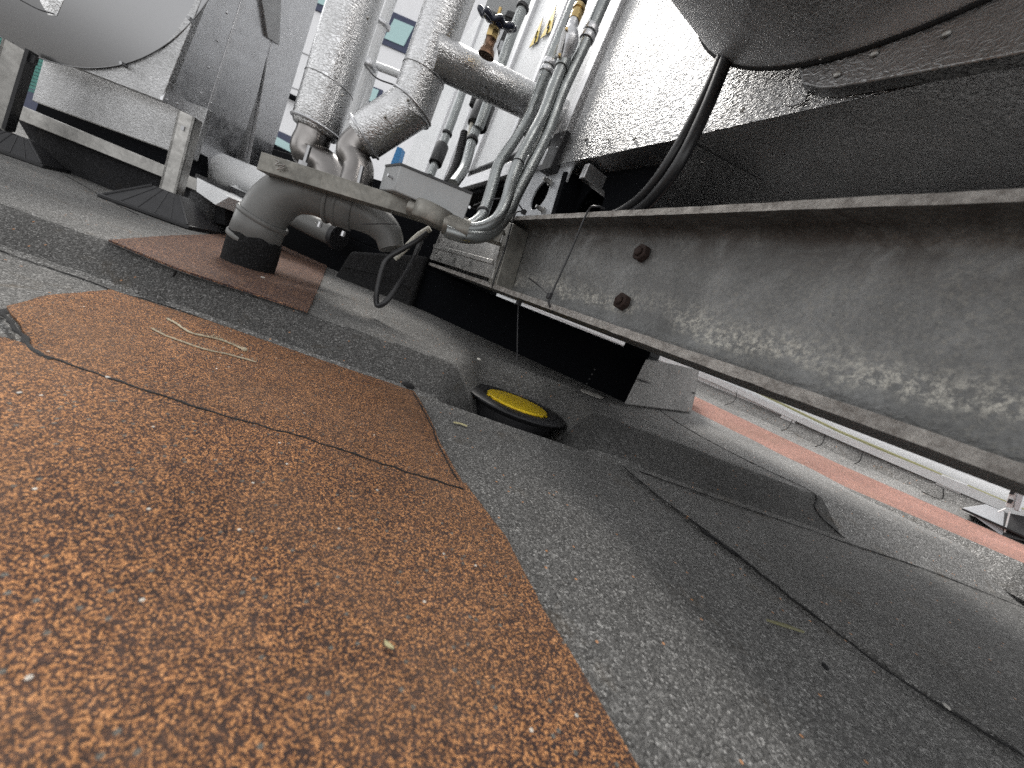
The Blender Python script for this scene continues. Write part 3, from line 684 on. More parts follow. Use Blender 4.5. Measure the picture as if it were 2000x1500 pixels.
# thin white building pipe behind pipes
conduit('slim white pipe clipped behind the two insulated pipes', [(790, -60, 1.75), (765, 0, 1.75), (738, 75, 1.75), (722, 125, 1.75), (690, 215, 1.74), (655, 320, 1.7)], 9, [(1, 2, (.58, .68), 1.6, 'alu', 'clamp'), (2, 3, (.9, 1.15), 1.7, 'alu', 'clamp')], 'white_pipe', 'white', 'white pipework')
conduit('slim white pipe beside the first one, lower run', [(730, 135, 1.85), (705, 215, 1.85), (680, 285, 1.85), (655, 360, 1.85)], 8, None, 'white_pipe', 'white', 'white pipework')
conduit('short white cross pipe between the insulated pipes', [(722, 124, 1.8), (765, 140, 1.8), (800, 155, 1.8)], 7, None, 'white_pipe', 'white', 'white pipework')
tag(MB().tube(bez([q(712, 126, 1.72), q(735, 152, 1.70), q(770, 166, 1.7)], 8), .003, 8).build('thin_cable', MT['black']), 'thin black cable sagging between the insulated pipes', 'cable')

# ================================================================== INSULATED PIPES
ip = thing('insulated_pipe', 'straight insulated pipe clad in embossed aluminium, left of two', 'insulated pipe', q(615, 300, 1.15), 'insulated pipes')
pb = q(618, 248, 1.15); rp = rad(43, pb)
MB().lathe(pb, UP, [(rp*.90, -.014), (rp, 0), (rp, .05), (rp, 1.0)], 64).build('cladding', MT['foil_pipe'], ip)
MB().torus(pb-UP*.001, UP, rp+.0005, .004, 64, 8).build('end_rim', MT['alu'], ip)
MB().torus(pb+UP*.115, UP, rp+.0002, .0011, 64, 6).build('lap_joint', MT['dark_steel'], ip)
for (x, y) in [(668, 186), (718, 34)]:
    pass
bare = bez([pb+UP*.01, pb-UP*.03, pb-UP*.075, q(640, 330, 1.15), q(655, 375, 1.13), q(668, 420, 1.1)], 6)
MB().tube(bare, rp*.72, 36).build('bare_pipe', MT['pipe_steel'], ip)
ip2 = thing('insulated_pipe', 'insulated pipe with a mitred elbow and a side branch, right of two', 'insulated pipe', q(712, 300, 1.06), 'insulated pipes')
rp2 = rad(40.5, q(805, 200, 1.05))
el = q(806, 208, 1.05)                                     # elbow corner
ed = q(712, 268, 1.03)
MB().lathe(el+UP*.0, UP, [(rp2, -.025), (rp2, .0), (rp2, .05), (rp2, 1.0)], 64).build('cladding', MT['foil_pipe'], ip2)
dv = nrm(ed-el)
MB().lathe(el+dv*.0, dv, [(rp2, -.005), (rp2, .02), (rp2, np.linalg.norm(ed-el)), (rp2*.9, np.linalg.norm(ed-el)+.012)], 64).build('elbow_cladding', MT['foil_pipe'], ip2)
MB().torus(el, nrm(UP-dv), rp2*1.06, .0028, 64, 8).build('mitre_rim', MT['alu'], ip2)
MB().torus(ed, dv, rp2+.001, .0035, 64, 8).build('end_rim', MT['alu'], ip2)
MB().torus(el+UP*.075, UP, rp2+.0003, .0011, 64, 6).build('lap_joint', MT['dark_steel'], ip2)
MB().tube(bez([ed-dv*.01, ed+dv*.03-UP*.02, q(700, 330, 1.02), q(690, 372, 1.0), q(672, 420, .98)], 6), rp2*.72, 36).build('bare_pipe', MT['pipe_steel'], ip2)
br0, br1 = q(846, 106, 1.03), AP(1095, 228, -.02)
rb = rad(37, br0); bd = nrm(br1-br0); Lb = np.linalg.norm(br1-br0)
n_ = 56; u_ = nrm(np.cross(bd, UP)); w2 = np.cross(bd, u_); vs = []
for k in range(n_):                                        # pointed mitred left end
    a = 2*math.pi*k/n_; d = u_*math.cos(a)+w2*math.sin(a)
    cutv = abs(np.dot(d, w2))
    vs.append(br0+d*rb*.98)
for f in (.5, 1.0):
    for k in range(n_):
        a = 2*math.pi*k/n_; vs.append(br0+bd*Lb*f+(u_*math.cos(a)+w2*math.sin(a))*rb*(.98 if f < 1 else .98))
mbr = MB().add(vs, [(i*n_+k, i*n_+(k+1) % n_, (i+1)*n_+(k+1) % n_, (i+1)*n_+k) for i in range(2) for k in range(n_)], True)
mbr.f.append(tuple(range(n_))); mbr.sm.append(False); mbr.f.append(tuple(2*n_+k for k in range(n_))); mbr.sm.append(False)
mbr.build('branch_cladding', MT['foil'], ip2)
for (o_, x, y, pr) in [(ip2, 797, 195, None), (ip2, 752, 228, None), (ip, 718, 35, None), (ip, 668, 186, None)]:
    Yd = {797: .985, 752: .97, 718: 1.08, 668: 1.08}[x]
    c_ = q(x, y, Yd); MB().lathe(c_, nrm(EYE-c_), [(.004, -.01), (.0036, .002), (.0016, .0036)], 12).build('rivet', MT['steel'], o_)

# gate valve
gv = thing('gate_valve', 'brass gate valve with a dark blue lobed handwheel on the branch pipe', 'valve', q(955, 96, 1.0))
v0 = q(952, 100, 1.0); v1 = q(964, 62, 1.0); vd = nrm(UP*1.0+B*.10-HY*.15); rv = rad(9.5, v0)
MB().lathe(v0-vd*.01, vd, [(rv*1.7, 0), (rv*1.45, .012), (rv*1.0, .018), (rv*1.0, .034), (rv*1.15, .036)], 24).build('bonnet', MT['bronze'], gv)
hx = v0+vd*.026
MB().lathe(hx, vd, [(rv*1.25, 0), (rv*1.25, .020), (rv*.9, .024)], 6).build('gland_nut', MT['brass'], gv)
MB().lathe(hx, vd, [(rv*.35, .02), (rv*.35, .062)], 14).build('stem', MT['brass'], gv)
tagc = v0+vd*.012+C*.004
MB().prism([q(938, 100, 1.03), q(960, 44, 1.03), q(978, 58, 1.03), q(976, 66, 1.03), q(945, 108, 1.03)], HY*.001).build('tag_card', MT['cream'], gv)
wc = q(971, 40, 1.0); wn = nrm(UP*.92-HY*.42+HX*.05); Rw = rad(33, wc)
wh = MB().torus(wc, wn, Rw, .0066, 96, 12, fr=lambda a: .0042*math.cos(8*a), fz=lambda a: .003*math.cos(8*a))
wh.build('handwheel_rim', MT['wheel'], gv)
sp2 = MB(); uu_ = nrm(np.cross(wn, [0.3, 0.9, .1])); ww_ = np.cross(wn, uu_)
for k in range(4):
    a = math.pi/2*k+.4; d = uu_*math.cos(a)+ww_*math.sin(a); sp2.tube([wc-wn*.006, wc+d*Rw*.5-wn*.004, wc+d*Rw*.98], [.007, .005, .005], 10)
sp2.lathe(wc-wn*.014, wn, [(.013, 0), (.013, .016), (.009, .018)], 20)
sp2.build('handwheel_spokes', MT['wheel'], gv)
MB().lathe(wc+wn*.002, wn, [(.007, 0), (.007, .006)], 6).build('handwheel_nut', MT['brass'], gv)
# isolator box behind the valve
ib = thing('isolator_box', 'small grey isolator box with a black knob on the white unit', 'box', q(975, 20, 1.45))
MB().prism([q(945, 16, 1.42), q(1010, 40, 1.42), q(1024, 0, 1.42), q(962, -30, 1.42)], HY*.06).build('box', MT['box'], ib, .003)
MB().prism([q(985, 30, 1.40), q(1004, 38, 1.40), q(1012, 25, 1.40), q(992, 18, 1.40)], HY*.03).build('knob', MT['black'], ib, .003)
ib2 = thing('isolator_box', 'dark junction block behind the brass valve stem', 'box', q(990, 95, 1.3))
MB().prism([q(970, 92, 1.32), q(985, 98, 1.32), q(1000, 62, 1.32), q(985, 55, 1.32)], HY*.05).build('box', MT['black'], ib2, .003)
MB().prism([q(972, 98, 1.31), q(986, 104, 1.31), q(992, 82, 1.31), q(978, 78, 1.31)], HY*.01).build('cover', MT['pale_plate'], ib2, .002)

# ================================================================== STRUT, BOX, ROUND CONDUIT BOX
YS0, YS1 = .80, .84
st = thing('strut_channel', 'dirty galvanised strut channel under the two insulated pipes', 'strut', q(730, 400, .82))
a_, b_, c_, d_ = q(510, 296, YS0), q(985, 448, YS1), q(975, 474, YS1), q(500, 330, YS0)
fr = MB().prism([a_, b_, c_, d_], HY*.006); fr.build('web', MT['strut'], st, .002)
MB().prism([a_, b_, b_+HY*.045, a_+HY*.045], -UP*.004).build('top_flange', MT['strut'], st, .001)
MB().prism([d_+UP*.004, c_+UP*.004, c_+HY*.045+UP*.004, d_+HY*.045+UP*.004], -UP*.004).build('bottom_flange', MT['strut'], st, .001)
for (x0, y0, x1, y1) in [(605, 285, 592, 328), (708, 325, 697, 372)]:
    MB().tube([q(x0, y0, .85), q(x1, y1, .85)], .0045, 12).build('threaded_rod', MT['dark_steel'], st)
    c0_ = q(x1, y1-4, .84); MB().lathe(c0_, UP, [(.010, 0), (.010, .008)], 6).build('nut', MT['dark_steel'], st)
    MB().box(q(x1, y1+2, .845), HX*.028, HY*.016, UP*.0025).build('washer', MT['dark_steel'], st, .001)
MB().tube(bez([q(536, 311, .797), q(545, 316, .797), q(538, 322, .797), q(556, 322, .797), q(540, 331, .797), q(556, 328, .797)], 6), .0012, 6).build('scratch_residue', MT['steel'], st)
jb = thing('trunking_box', 'grey sheet steel trunking box on the strut beside the conduits', 'box', q(850, 400, .78))
F = [q(783, 321, .775), q(924, 379, .775), q(906, 431, .775), q(769, 372, .775)]
bkv = HY*.075-HX*.065
MB().prism(F, bkv).build('case', MT['box'], jb, .0025)
MB().prism([F[0]-HY*.003+UP*.002, F[1]-HY*.003+UP*.002, F[1]-HY*.003-UP*.002, F[0]-HY*.003-UP*.002], bkv*.98).build('lid_edge', MT['black'], jb)
MB().lathe(q(760, 343, .79), nrm(-HX*.8-HY), [(.003, -.012), (.003, .003)], 10).build('screw', MT['alu'], jb)
MB().lathe(q(917, 405, .772), -HY, [(.003, 0), (.0025, .002)], 10).build('screw', MT['alu'], jb)
rbx = thing('round_conduit_box', 'round cast conduit box on the strut below the trunking box', 'conduit box', q(845, 430, .80))
MB().lathe(q(850, 418, .79)-UP*.022, UP, [(.040, 0), (.042, .003), (.042, .03), (.040, .034)], 40).build('body', MT['strut'], rbx)
MB().lathe(q(800, 405, .79), nrm(q(850, 424, .79)-q(800, 405, .79)), [(.016, 0), (.016, .05)], 20).build('spout', MT['strut'], rbx)
MB().lathe(q(915, 452, .79), nrm(q(870, 436, .78)-q(915, 452, .79)), [(.021, 0), (.021, .05)], 20).build('spout', MT['strut'], rbx)

# ================================================================== GREY PLASTIC WASTE PIPE AND SLEEVE
YP = .86
pp = thing('waste_pipe', 'grey plastic waste pipe elbow rising from the black sleeve', 'pipe', G(482, 535, ZU))
rpv = rad(40.5, q(505, 440, YP))
cl = [(478, 522, YP), (492, 480, YP), (507, 440, YP), (530, 402, YP+.005), (562, 378, YP+.015), (600, 376, YP+.03), (640, 388, YP+.045), (680, 405, YP+.06)]
MB().tube(bez([q(*c) for c in cl], 10), rpv, 48).build('elbow', MT['pvc'], pp)
def ringp(p0, p1, rr, nm='coupling'):
    p0, p1 = q(*p0), q(*p1); Ln = np.linalg.norm(p1-p0)
    MB().lathe(p0, p1-p0, [(rr*.97, 0), (rr, .002), (rr, Ln-.002), (rr*.97, Ln)], 48).build(nm, MT['pvc'], pp)
ringp((497, 466, YP), (513, 428, YP), rpv*1.07); ringp((493, 477, YP), (497, 468, YP), rpv*1.13, 'socket_rim'); ringp((512, 432, YP), (516, 424, YP), rpv*1.12, 'socket_rim')
ringp((646, 391, YP+.045), (694, 411, YP+.06), rpv*1.06); ringp((643, 390, YP+.044), (650, 393, YP+.046), rpv*1.14, 'clamp_band'); ringp((660, 397, YP+.05), (667, 400, YP+.052), rpv*1.12, 'clamp_band')
for (x, y) in [(625, 437), (671, 455)]: MB().lathe(q(x, y, YP+.04), UP, [(.005, -.008), (.005, .004)], 8).build('clamp_screw', MT['alu'], pp)
cl2 = [(675, 403, YP+.055), (705, 415, YP+.06), (735, 432, YP+.065), (757, 456, YP+.065), (765, 486, YP+.065)]
MB().tube(bez([q(*c) for c in cl2], 10), [rpv*f for f in np.linspace(1.0, .62, 41)], 40).build('reducing_elbow', MT['pvc'], pp)
MB().tube([q(705, 438, YP-.03), q(745, 437, YP-.035), q(775, 438, YP-.03)], .0012, 6).build('tie_tail', MT['black'], pp)
sv = thing('pipe_sleeve', 'rough black felt sleeve round the foot of the grey waste pipe', 'sleeve', G(482, 530, ZU))
s0, s1 = q(481, 530, YP), q(502, 462, YP); ns = 48; vs = []; lv = 10; ax = nrm(s1-s0); us = nrm(np.cross(ax, HY)); wsv = np.cross(ax, us); Ls = np.linalg.norm(s1-s0)
for i in range(lv+1):
    for k in range(ns):
        a = 2*math.pi*k/ns; d = us*math.cos(a)+wsv*math.sin(a); f = i/lv
        rr2 = rpv*(1.12 if f < .95 else 1.06)*(1+.02*mn.noise((math.cos(a)*3, math.sin(a)*3, f*4)))
        top = Ls*(1+.10*mn.noise((math.cos(a)*2.2, math.sin(a)*2.2, 7.)))
        vs.append(s0-ax*.02+ax*(f*(top+.02))+d*rr2)
svm = MB().add(vs, [(i*ns+k, i*ns+(k+1) % ns, (i+1)*ns+(k+1) % ns, (i+1)*ns+k) for i in range(lv) for k in range(ns)], True)
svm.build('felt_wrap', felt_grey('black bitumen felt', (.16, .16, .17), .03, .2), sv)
# drain run behind
dr = thing('drain_pipe', 'dark grey horizontal drain pipe seen under the elbow', 'pipe', q(620, 440, 1.5))
MB().tube([q(570, 420, 1.45), q(600, 436, 1.45), q(655, 462, 1.42)], rad(20, q(600, 436, 1.45)), 28).build('pipe', MT['pvc'], dr)
MB().lathe(q(655, 462, 1.415), nrm(q(655, 462, 1.415)-q(600, 436, 1.45)), [(.045, 0), (.045, .02)], 28).build('end_cap', MT['black'], dr)
# black cable loop
tag(MB().tube(bez([q(835, 455, .90), q(812, 472, .89), q(785, 487, .88), q(757, 505, .87), q(745, 530, .865), q(736, 570, .86), q(735, 590, .86), q(740, 597, .86), q(755, 588, .86), q(780, 553, .88), q(803, 515, .91), q(815, 488, .93), q(822, 470, .95)], 8), rad(5.2, q(740, 560, .86)), 14).build('cable_loop', MT['rubber']), 'black cable hanging in a loop below the strut', 'cable')
tag(MB().tube(bez([q(770, 505, .93), q(795, 482, .94), q(815, 462, .95), q(840, 446, .95)], 8), rad(6, q(795, 480, .94)), 14).build('cable', MT['cream']), 'pale cable beside the black loop under the strut', 'cable')

# ================================================================== YELLOW CAPPED PEDESTAL
pc_ = G(1010, 787, -.003); ped = thing('roof_outlet', 'black roof outlet with a round yellow cap in the kerb gutter', 'roof outlet', pc_+np.array([0, 0, -.047]))
rf = rad(101, pc_); ry = rad(62, pc_)
MB().lathe(pc_, (0, .06, 1), [(rf*.78, -.052), (rf*.80, -.018), (rf*.94, -.008), (rf, -.005), (rf, -.002), (rf*.97, .0), (rf*.70, .0005), (rf*.66, -.003)], 72).build('flange', MT['black'], ped)
MB().lathe(pc_, (0, .06, 1), [(ry*.96, -.004), (ry, -.001), (ry, .0022), (ry*.985, .0032), (ry*.5, .0035), (.004, .0036)], 72).build('yellow_cap', MT['yellow'], ped)
for k in range(8):
    a = math.radians(205+20*k); d = np.array([math.cos(a), math.sin(a), 0])
    MB().box(pc_+d*(ry+.001)+np.array([0, 0, .0002]), d*.0022, np.cross(d, [0, 0, 1])*.005, np.array([0, 0, .0012])).build('cap_tab', MT['yellow'], ped, .0006)
mrk = MB()
for i, (dx, dy, L_) in enumerate([(-.018, .006, .012), (-.006, .003, .008), (.004, .006, .010), (-.012, -.006, .010), (.002, -.007, .012), (-.028, .018, .004)]):
    p = pc_+np.array([dx, dy, .0039]); mrk.box(p, np.array([L_/2, L_*.08, 0]), np.array([0, .0012, 0]), np.array([0, 0, .0003]))
mrk.build('moulded_mark', painted('dark yellow moulding', (.5, .34, .02), .6), ped)

# ================================================================== LEFT: duct, plenum, tray, supports
YL = 1.22
plm = thing('clad_plenum', 'tall aluminium clad plenum box behind the left support foot', 'plenum', q(330, 330, YL))
fA = [q(40, 90, YL), q(315, 197, YL), q(415, -60, YL), q(60, -120, YL)]
MB().prism(fA, HY*.02).build('front_panel', MT['foil_plenum'], plm, .002)
pf0, pf1 = q(316, 197, YL), q(520, 332, YL+.42)
dS = pf1-pf0; dS = nrm(dS-UP*np.dot(dS, UP)); nS = nrm(np.cross(UP, dS)); nS = nS if np.dot(nS, EYE-pf0) > 0 else -nS
def SQ(x, y, o=0.): return onplane(x, y, pf0+nS*o, nS)
def spanel(nm, px, m, o, th=.012): return MB().prism([SQ(x, y, o) for x, y in px], -nS*th).build(nm, MT[m], plm, .0015)
spanel('side_panel', [(317, 197), (397, 238), (478, -20), (408, -60)], 'alu', .004)
spanel('side_panel', [(396, 236), (374, 311), (458, 326), (505, 178), (552, -20), (476, -20)], 'alu', .0)
spanel('recess_strip', [(458, 326), (484, 333), (546, 92), (524, 84)], 'brown_panel', -.012)
spanel('gusset', [(507, -30), (523, 74), (546, 89), (551, -30)], 'brown_panel', .012, .03)
spanel('side_panel', [(483, 333), (520, 337), (628, -20), (550, -20)], 'alu', .0)
spanel('fold_strip', [(397, 238), (404, 240), (485, -20), (477, -20)], 'frame', .006, .003)
for (x, y, yy) in [(443, 25, .085), (425, 80, .075), (408, 132, .065), (393, 182, .05), (327, 195, -.002), (347, 203, .025), (362, 211, .04), (385, 274, .085), (372, 304, .1), (426, 153, .095), (412, 201, .09), (458, 57, .1)]:
    c_ = SQ(x, y, .005); MB().lathe(c_, nS, [(.004, -.006), (.0036, .001), (.0016, .0024)], 10).build('rivet', MT['alu'], plm)
MB().prism([q(80, 185, YL+.14), q(62, 240, YL+.14), q(390, 385, YL+.14), q(392, 300, YL+.14)], HY*.03).build('dark_gap_fill', MT['navy_plate'], plm)  # dark panel added so the recess below the plenum looks shaded
low = [q(90, 98, YL+.06), q(62, 196, YL+.06), q(376, 311, YL+.06), q(406, 212, YL+.06)]
MB().prism(low, HY*.02).build('lower_panel', MT['foil_plenum'], plm, .002)
# big round duct
rd = thing('round_duct', 'big smooth round steel duct end at the upper left', 'duct', q(200, 20, 1.0))
ring_px = [(0, 68), (45, 102), (100, 120), (150, 129), (220, 128), (300, 102), (360, 58), (378, 25)]
pr = [q(x, y, YL-.004) for x, y in ring_px]
P2 = [(np.dot(p, HX), np.dot(p, UP)) for p in pr]
Am = np.array([[2*a, 2*b, 1] for a, b in P2]); bv = np.array([a*a+b*b for a, b in P2]); sol = np.linalg.lstsq(Am, bv, rcond=None)[0]
Rd = math.sqrt(sol[2]+sol[0]**2+sol[1]**2); ref = pr[3]
cD = ref+HX*(sol[0]-np.dot(ref, HX))+UP*(sol[1]-np.dot(ref, UP))
axd = (-HY*.14-HX*.50+UP*.82)*1.2
vs = []
for f in (0, .02, .3, 1.0):
    for k in range(96): a = 2*math.pi*k/96; vs.append(cD+(HX*math.cos(a)+UP*math.sin(a))*Rd+axd*f)
MB().add(vs, [(i*96+k, i*96+(k+1) % 96, (i+1)*96+(k+1) % 96, (i+1)*96+k) for i in range(3) for k in range(96)], True).build('shell', MT['dark_steel'], rd)
MB().torus(cD-HY*.002, -HY, Rd+.001, .0016, 96, 8).build('end_seam', MT['dark_steel'], rd)
for (x, y) in [(238, 124), (370, 36)]: MB().lathe(q(x, y, YL-.012), -HY, [(.006, -.01), (.005, .004)], 8).build('rivet', MT['dark_steel'], rd)
hb = thing('hanging_box', 'small embossed aluminium box corner hanging at the top left edge', 'box', q(112, 20, .8))
MB().prism([q(95, 4, .80), q(112, 33, .80), q(126, 0, .80), q(140, -60, .80), q(80, -60, .80)], HY*.03-HX*.06).build('cladding', MT['foil'], hb, .002)
MB().tube(bez([q(40, 0, .8), q(75, 18, .8), q(105, 27, .8)], 6), .0012, 6).build('wire', MT['black'], hb)
# upstand + coping on the left
lu = thing('felt_upstand', 'black felt upstand under the dull metal coping at the left', 'upstand', G(250, 405, ZU))
YU = 1.30
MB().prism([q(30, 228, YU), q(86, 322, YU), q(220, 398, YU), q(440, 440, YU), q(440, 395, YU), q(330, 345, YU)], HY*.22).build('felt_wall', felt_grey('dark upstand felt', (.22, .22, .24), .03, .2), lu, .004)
lc = thing('metal_coping', 'dull aluminium coping tray with a mitred corner on the left upstand', 'coping', q(250, 310, YU-.05))
MB().prism([q(28, 200, YU-.04), q(20, 227, YU-.04), q(383, 373, YU-.04), q(384, 349, YU-.04)], HY*.30).build('fascia', MT['steel'], lc, .002)
MB().prism([q(384, 346, YU-.041), q(383, 374, YU-.041), q(420, 400, YU-.10), q(447, 384, YU-.09)], HY*.18+HX*.02).build('mitred_return', MT['coping'], lc, .002)
MB().prism([q(446, 362, YU+.10), q(450, 385, YU+.10), q(520, 398, YU+.16), q(545, 385, YU+.16), q(480, 362, YU+.14)], HY*.12).build('far_return', MT['coping'], lc, .002)
ls = thing('felt_stub', 'row of dark felt wrapped stubs behind the mitred coping', 'upstand', q(430, 430, YU+.05))
for (x, y, yy) in [(395, 405, .02), (455, 420, .12), (505, 430, .2)]:
    MB().lathe(q(x, y+38, YU+yy), UP, [(.075, 0), (.055, .03), (.05, .16)], 24).build('felt_wrap', MT['grey_dark'], ls)
wp = thing('white_pipe', 'thick white clad pipe running behind the strut end', 'pipe', q(480, 350, 1.42), 'white pipework')
p0_, p1_ = q(385, 312, 1.46), q(600, 398, 1.46); rwp = rad(29, p0_)
MB().lathe(p0_, p1_-p0_, [(rwp, 0), (rwp, .05), (rwp, np.linalg.norm(p1_-p0_))], 36).build('cladding', MT['white'], wp)
MB().torus(q(432, 332, 1.46), p1_-p0_, rwp+.0005, .002, 36, 6).build('lap_joint', MT['frame'], wp)

def foot(label, corners, leg, Yl, wpx, name='support_foot', white=False):
    # corners: front-left, front-right pixels of the base edge on the roof; leg: pixels of its bottom and top
    fl, frr = G(*corners[0], ZU), G(*corners[1], ZU)
    t = thing(name, label, 'support foot', .5*(fl+frr), 'roof support feet')
    ex = frr-fl; W = np.linalg.norm(ex); ex = ex/W; ey = np.array([-ex[1], ex[0], 0]); ez = np.array([0, 0, 1.]); D = W*.85; th = .012
    c = fl+ex*W/2+ey*D/2
    MB().box(c+ez*th/2, ex*W/2, ey*D/2, ez*th/2).build('base_pad', MT['rubber'], t, .003)
    h = W*.30; tw = W*.16; top = c+ez*(th+h); bt = [c+ez*th+ex*sx*(W*.46)+ey*sy*(D*.46) for sx, sy in ((-1, -1), (1, -1), (1, 1), (-1, 1))]
    tp = [top+ex*sx*tw+ey*sy*tw*.7 for sx, sy in ((-1, -1), (1, -1), (1, 1), (-1, 1))]
    m_ = MB().add(bt+tp, [(0, 1, 5, 4), (1, 2, 6, 5), (2, 3, 7, 6), (3, 0, 4, 7), (4, 5, 6, 7)]); m_.build('pyramid', MT['black'], t, .003)
    for k in range(4):
        f = -.6+k*.4; a = c+ez*th+ex*f*W*.45-ey*D*.46; b = top+ex*f*tw-ey*tw*.7
        MB().tube([a, b], .0014, 6).build('rib', MT['black'], t)
    for sx in (-1, 1): MB().tube([c+ez*th+ex*sx*W*.46-ey*D*.46, top+ex*sx*tw-ey*tw*.7], .0035, 8).build('corner_rib', MT['black'], t)
    return t, top, ex, ey, W
def leg(t, bottom, topp, wv, dv_, nm='leg', m='steel'):
    ax_ = topp-bottom; mid = .5*(topp+bottom); u = nrm(ax_); x_ = nrm(wv-u*np.dot(wv, u)); y_ = np.cross(u, x_); w_ = np.linalg.norm(wv)
    e = .003
    mbl = MB().box(mid+y_*dv_, x_*w_, y_*e, ax_/2).box(mid-x_*(w_-e)-y_*e, x_*e, y_*(dv_-e*0), ax_/2).box(mid+x_*(w_-e)-y_*e, x_*e, y_*(dv_-e*0), ax_/2)
    o = mbl.build(nm, MT[m], t); return o, x_, y_, u, w_
t1, top1, ex1, ey1, W1 = foot('black pyramid support foot with a steel leg, in front of the left coping', [(188, 384), (368, 449)], None, 0, 0)
lt = q(347, 208, np.dot(top1, [0, 1, 0]))
lb = top1-np.array([0, 0, .02])
leg(t1, lb, lb+UP*(np.linalg.norm(lt-lb)-.012), ex1*.021, -.018)
MB().box(lb+UP*.20-ey1*.02, ex1*.004, ey1*.004, UP*.006).build('leg_bolt', MT['dark_steel'], t1)
t2, top2, ex2, ey2, W2 = foot('black support foot with a strut leg, at the far left edge', [(-92, 268), (84, 329)], None, 0, 0)
lb2 = top2-np.array([0, 0, .02])
yl2 = top2[1]; lb2 = q(-6, 246, yl2); lt2 = q(40, 92, yl2)
leg(t2, lb2, lt2, ex2*.026, -.018)
lm = .5*(lb2+lt2); lu_ = nrm(lt2-lb2)
MB().box(lm+ex2*.031-ey2*.016, ex2*.004, ey2*.022, lu_*np.linalg.norm(lt2-lb2)*.5).build('leg_flange', MT['black'], t2)
MB().box(lt2+ex2*.036-ey2*.02-lu_*.02, ex2*.010, ey2*.008, lu_*.012).build('clamp', MT['black'], t2, .001)
# right foot with white bracket
fr0, fr1 = SP(1880, 992, .33), SP(2060, 1072, .33)
t3 = thing('support_foot', 'support foot with a white slotted bracket at the far right edge', 'support foot', fr1, 'roof support feet')
exr = fr1-fr0; apex = SP(1945, 990, .36)
MB().prism([fr0, fr1, fr1+C*.1, fr0+C*.1], -UP*.006).build('base_pad', MT['rubber'], t3, .001)
mt_ = SP(1958, 1047, .335)
tl, tr = SP(1925, 985, .37), SP(1975, 1000, .37)
MB().prism([fr0, mt_, SP(1962, 1000, .36), tl], C*.004).build('pale_face', MT['pale_plate'], t3, .001)
MB().prism([mt_, fr1, SP(2010, 1010, .37), SP(1962, 1000, .36)], C*.01).build('dark_face', MT['black'], t3, .001)
MB().prism([SP(1963, 988, .345), SP(1978, 992, .345), SP(1992, 945, .345), SP(1977, 942, .345)], C*.02).build('bracket', MT['white'], t3, .001)
MB().prism([SP(1979, 995, .34), SP(1990, 998, .34), SP(2006, 948, .34), SP(1994, 945, .34)], C*.03).build('bracket_web', MT['pale_plate'], t3, .001)
for (x, y) in [(1973, 979), (1977, 962)]: MB().box(SP(x, y, .343), B*.004, C*.002, UP*.006).build('slot', MT['black'], t3)
for (x0, y0, x1, y1) in [(1950, 1000, 1965, 993), (1962, 1040, 1972, 1000)]: MB().tube([SP(x0, y0, .34), SP(x1, y1, .345)], .002, 6).build('rib', MT['white'], t3)

# ================================================================== FAR BUILDINGS
YF = 7.0
fw = thing('office_building', 'white clad office building with dark blue window bands beyond the roof', 'building', q(650, 420, YF))
MB().prism([q(380, 480, YF), q(1150, 700, YF), q(1150, -260, YF), q(380, -260, YF)], HY*.5).build('wall', MT['white2'], fw)
def win(pxs, name='window', m='navy', glass=None):
    o = MB().prism([q(x, y, YF-.03) for x, y in pxs], HY*.025).build(name, MT[m], fw, .004)
    if glass: MB().prism([q(x, y, YF-.045) for x, y in glass], HY*.012).build('pane', MT['glass'], o)
    return o
win([(590, 8), (690, 50), (720, -60), (615, -100)], glass=[(612, 2), (690, 35), (715, -55), (630, -90)])
win([(735, 80), (800, 108), (830, 50), (762, 20)], glass=[(750, 74), (788, 90), (808, 52), (770, 36)])
win([(500, 330), (640, 395), (665, 315), (528, 247)], glass=[(508, 322), (625, 378), (645, 325), (532, 262)])
win([(690, 190), (735, 208), (748, 176), (702, 158)], glass=[(696, 186), (730, 200), (740, 176), (705, 163)])
for (a, b) in (((540, 176), (640, 222)), ((500, 270), (640, 338))):
    MB().tube([q(*a, YF-.12), q(*b, YF-.12)], .045, 14).build('rail', MT['navy_plate'], fw)
for (a, b) in (((560, 90), (640, 124)), ((545, 160), (640, 200)), ((520, 245), (620, 290))):
    MB().tube([q(*a, YF-.002), q(*b, YF-.002)], .012, 6).build('panel_joint', MT['frame'], fw)
tag(MB().prism([q(757, 335, 2.4), q(772, 340, 2.4), q(786, 290, 2.4), q(776, 286, 2.4)], HY*.05).build('blue_post', MT['bluepipe']), 'short blue post end glimpsed between the pipes', 'post')
lv_ = thing('louvre_building', 'building with teal louvres over a dark blue base at the far left', 'building', q(30, 200, 6))
MB().prism([q(-250, 200, 6.2), q(150, 330, 6.2), q(220, 40, 6.2), q(-180, -100, 6.2)], HY*.4).build('wall', MT['white2'], lv_)
la, lb_ = q(-200, 82, 6.1), q(110, 190, 6.1)
fin = MB(); up_ = UP*.052
for k in range(22):
    o_ = UP*(.052*k)-UP*.05; fin.prism([la+o_, lb_+o_, lb_+o_+UP*.034-HY*.03, la+o_+UP*.034-HY*.03], HY*.05)
fin.build('louvre', MT['louvre'], lv_)
MB().prism([q(-200, 190, 6.1), q(70, 268, 6.1), q(95, 185, 6.1), q(-170, 80, 6.1)], HY*.06).build('blue_panel', MT['navy'], lv_)

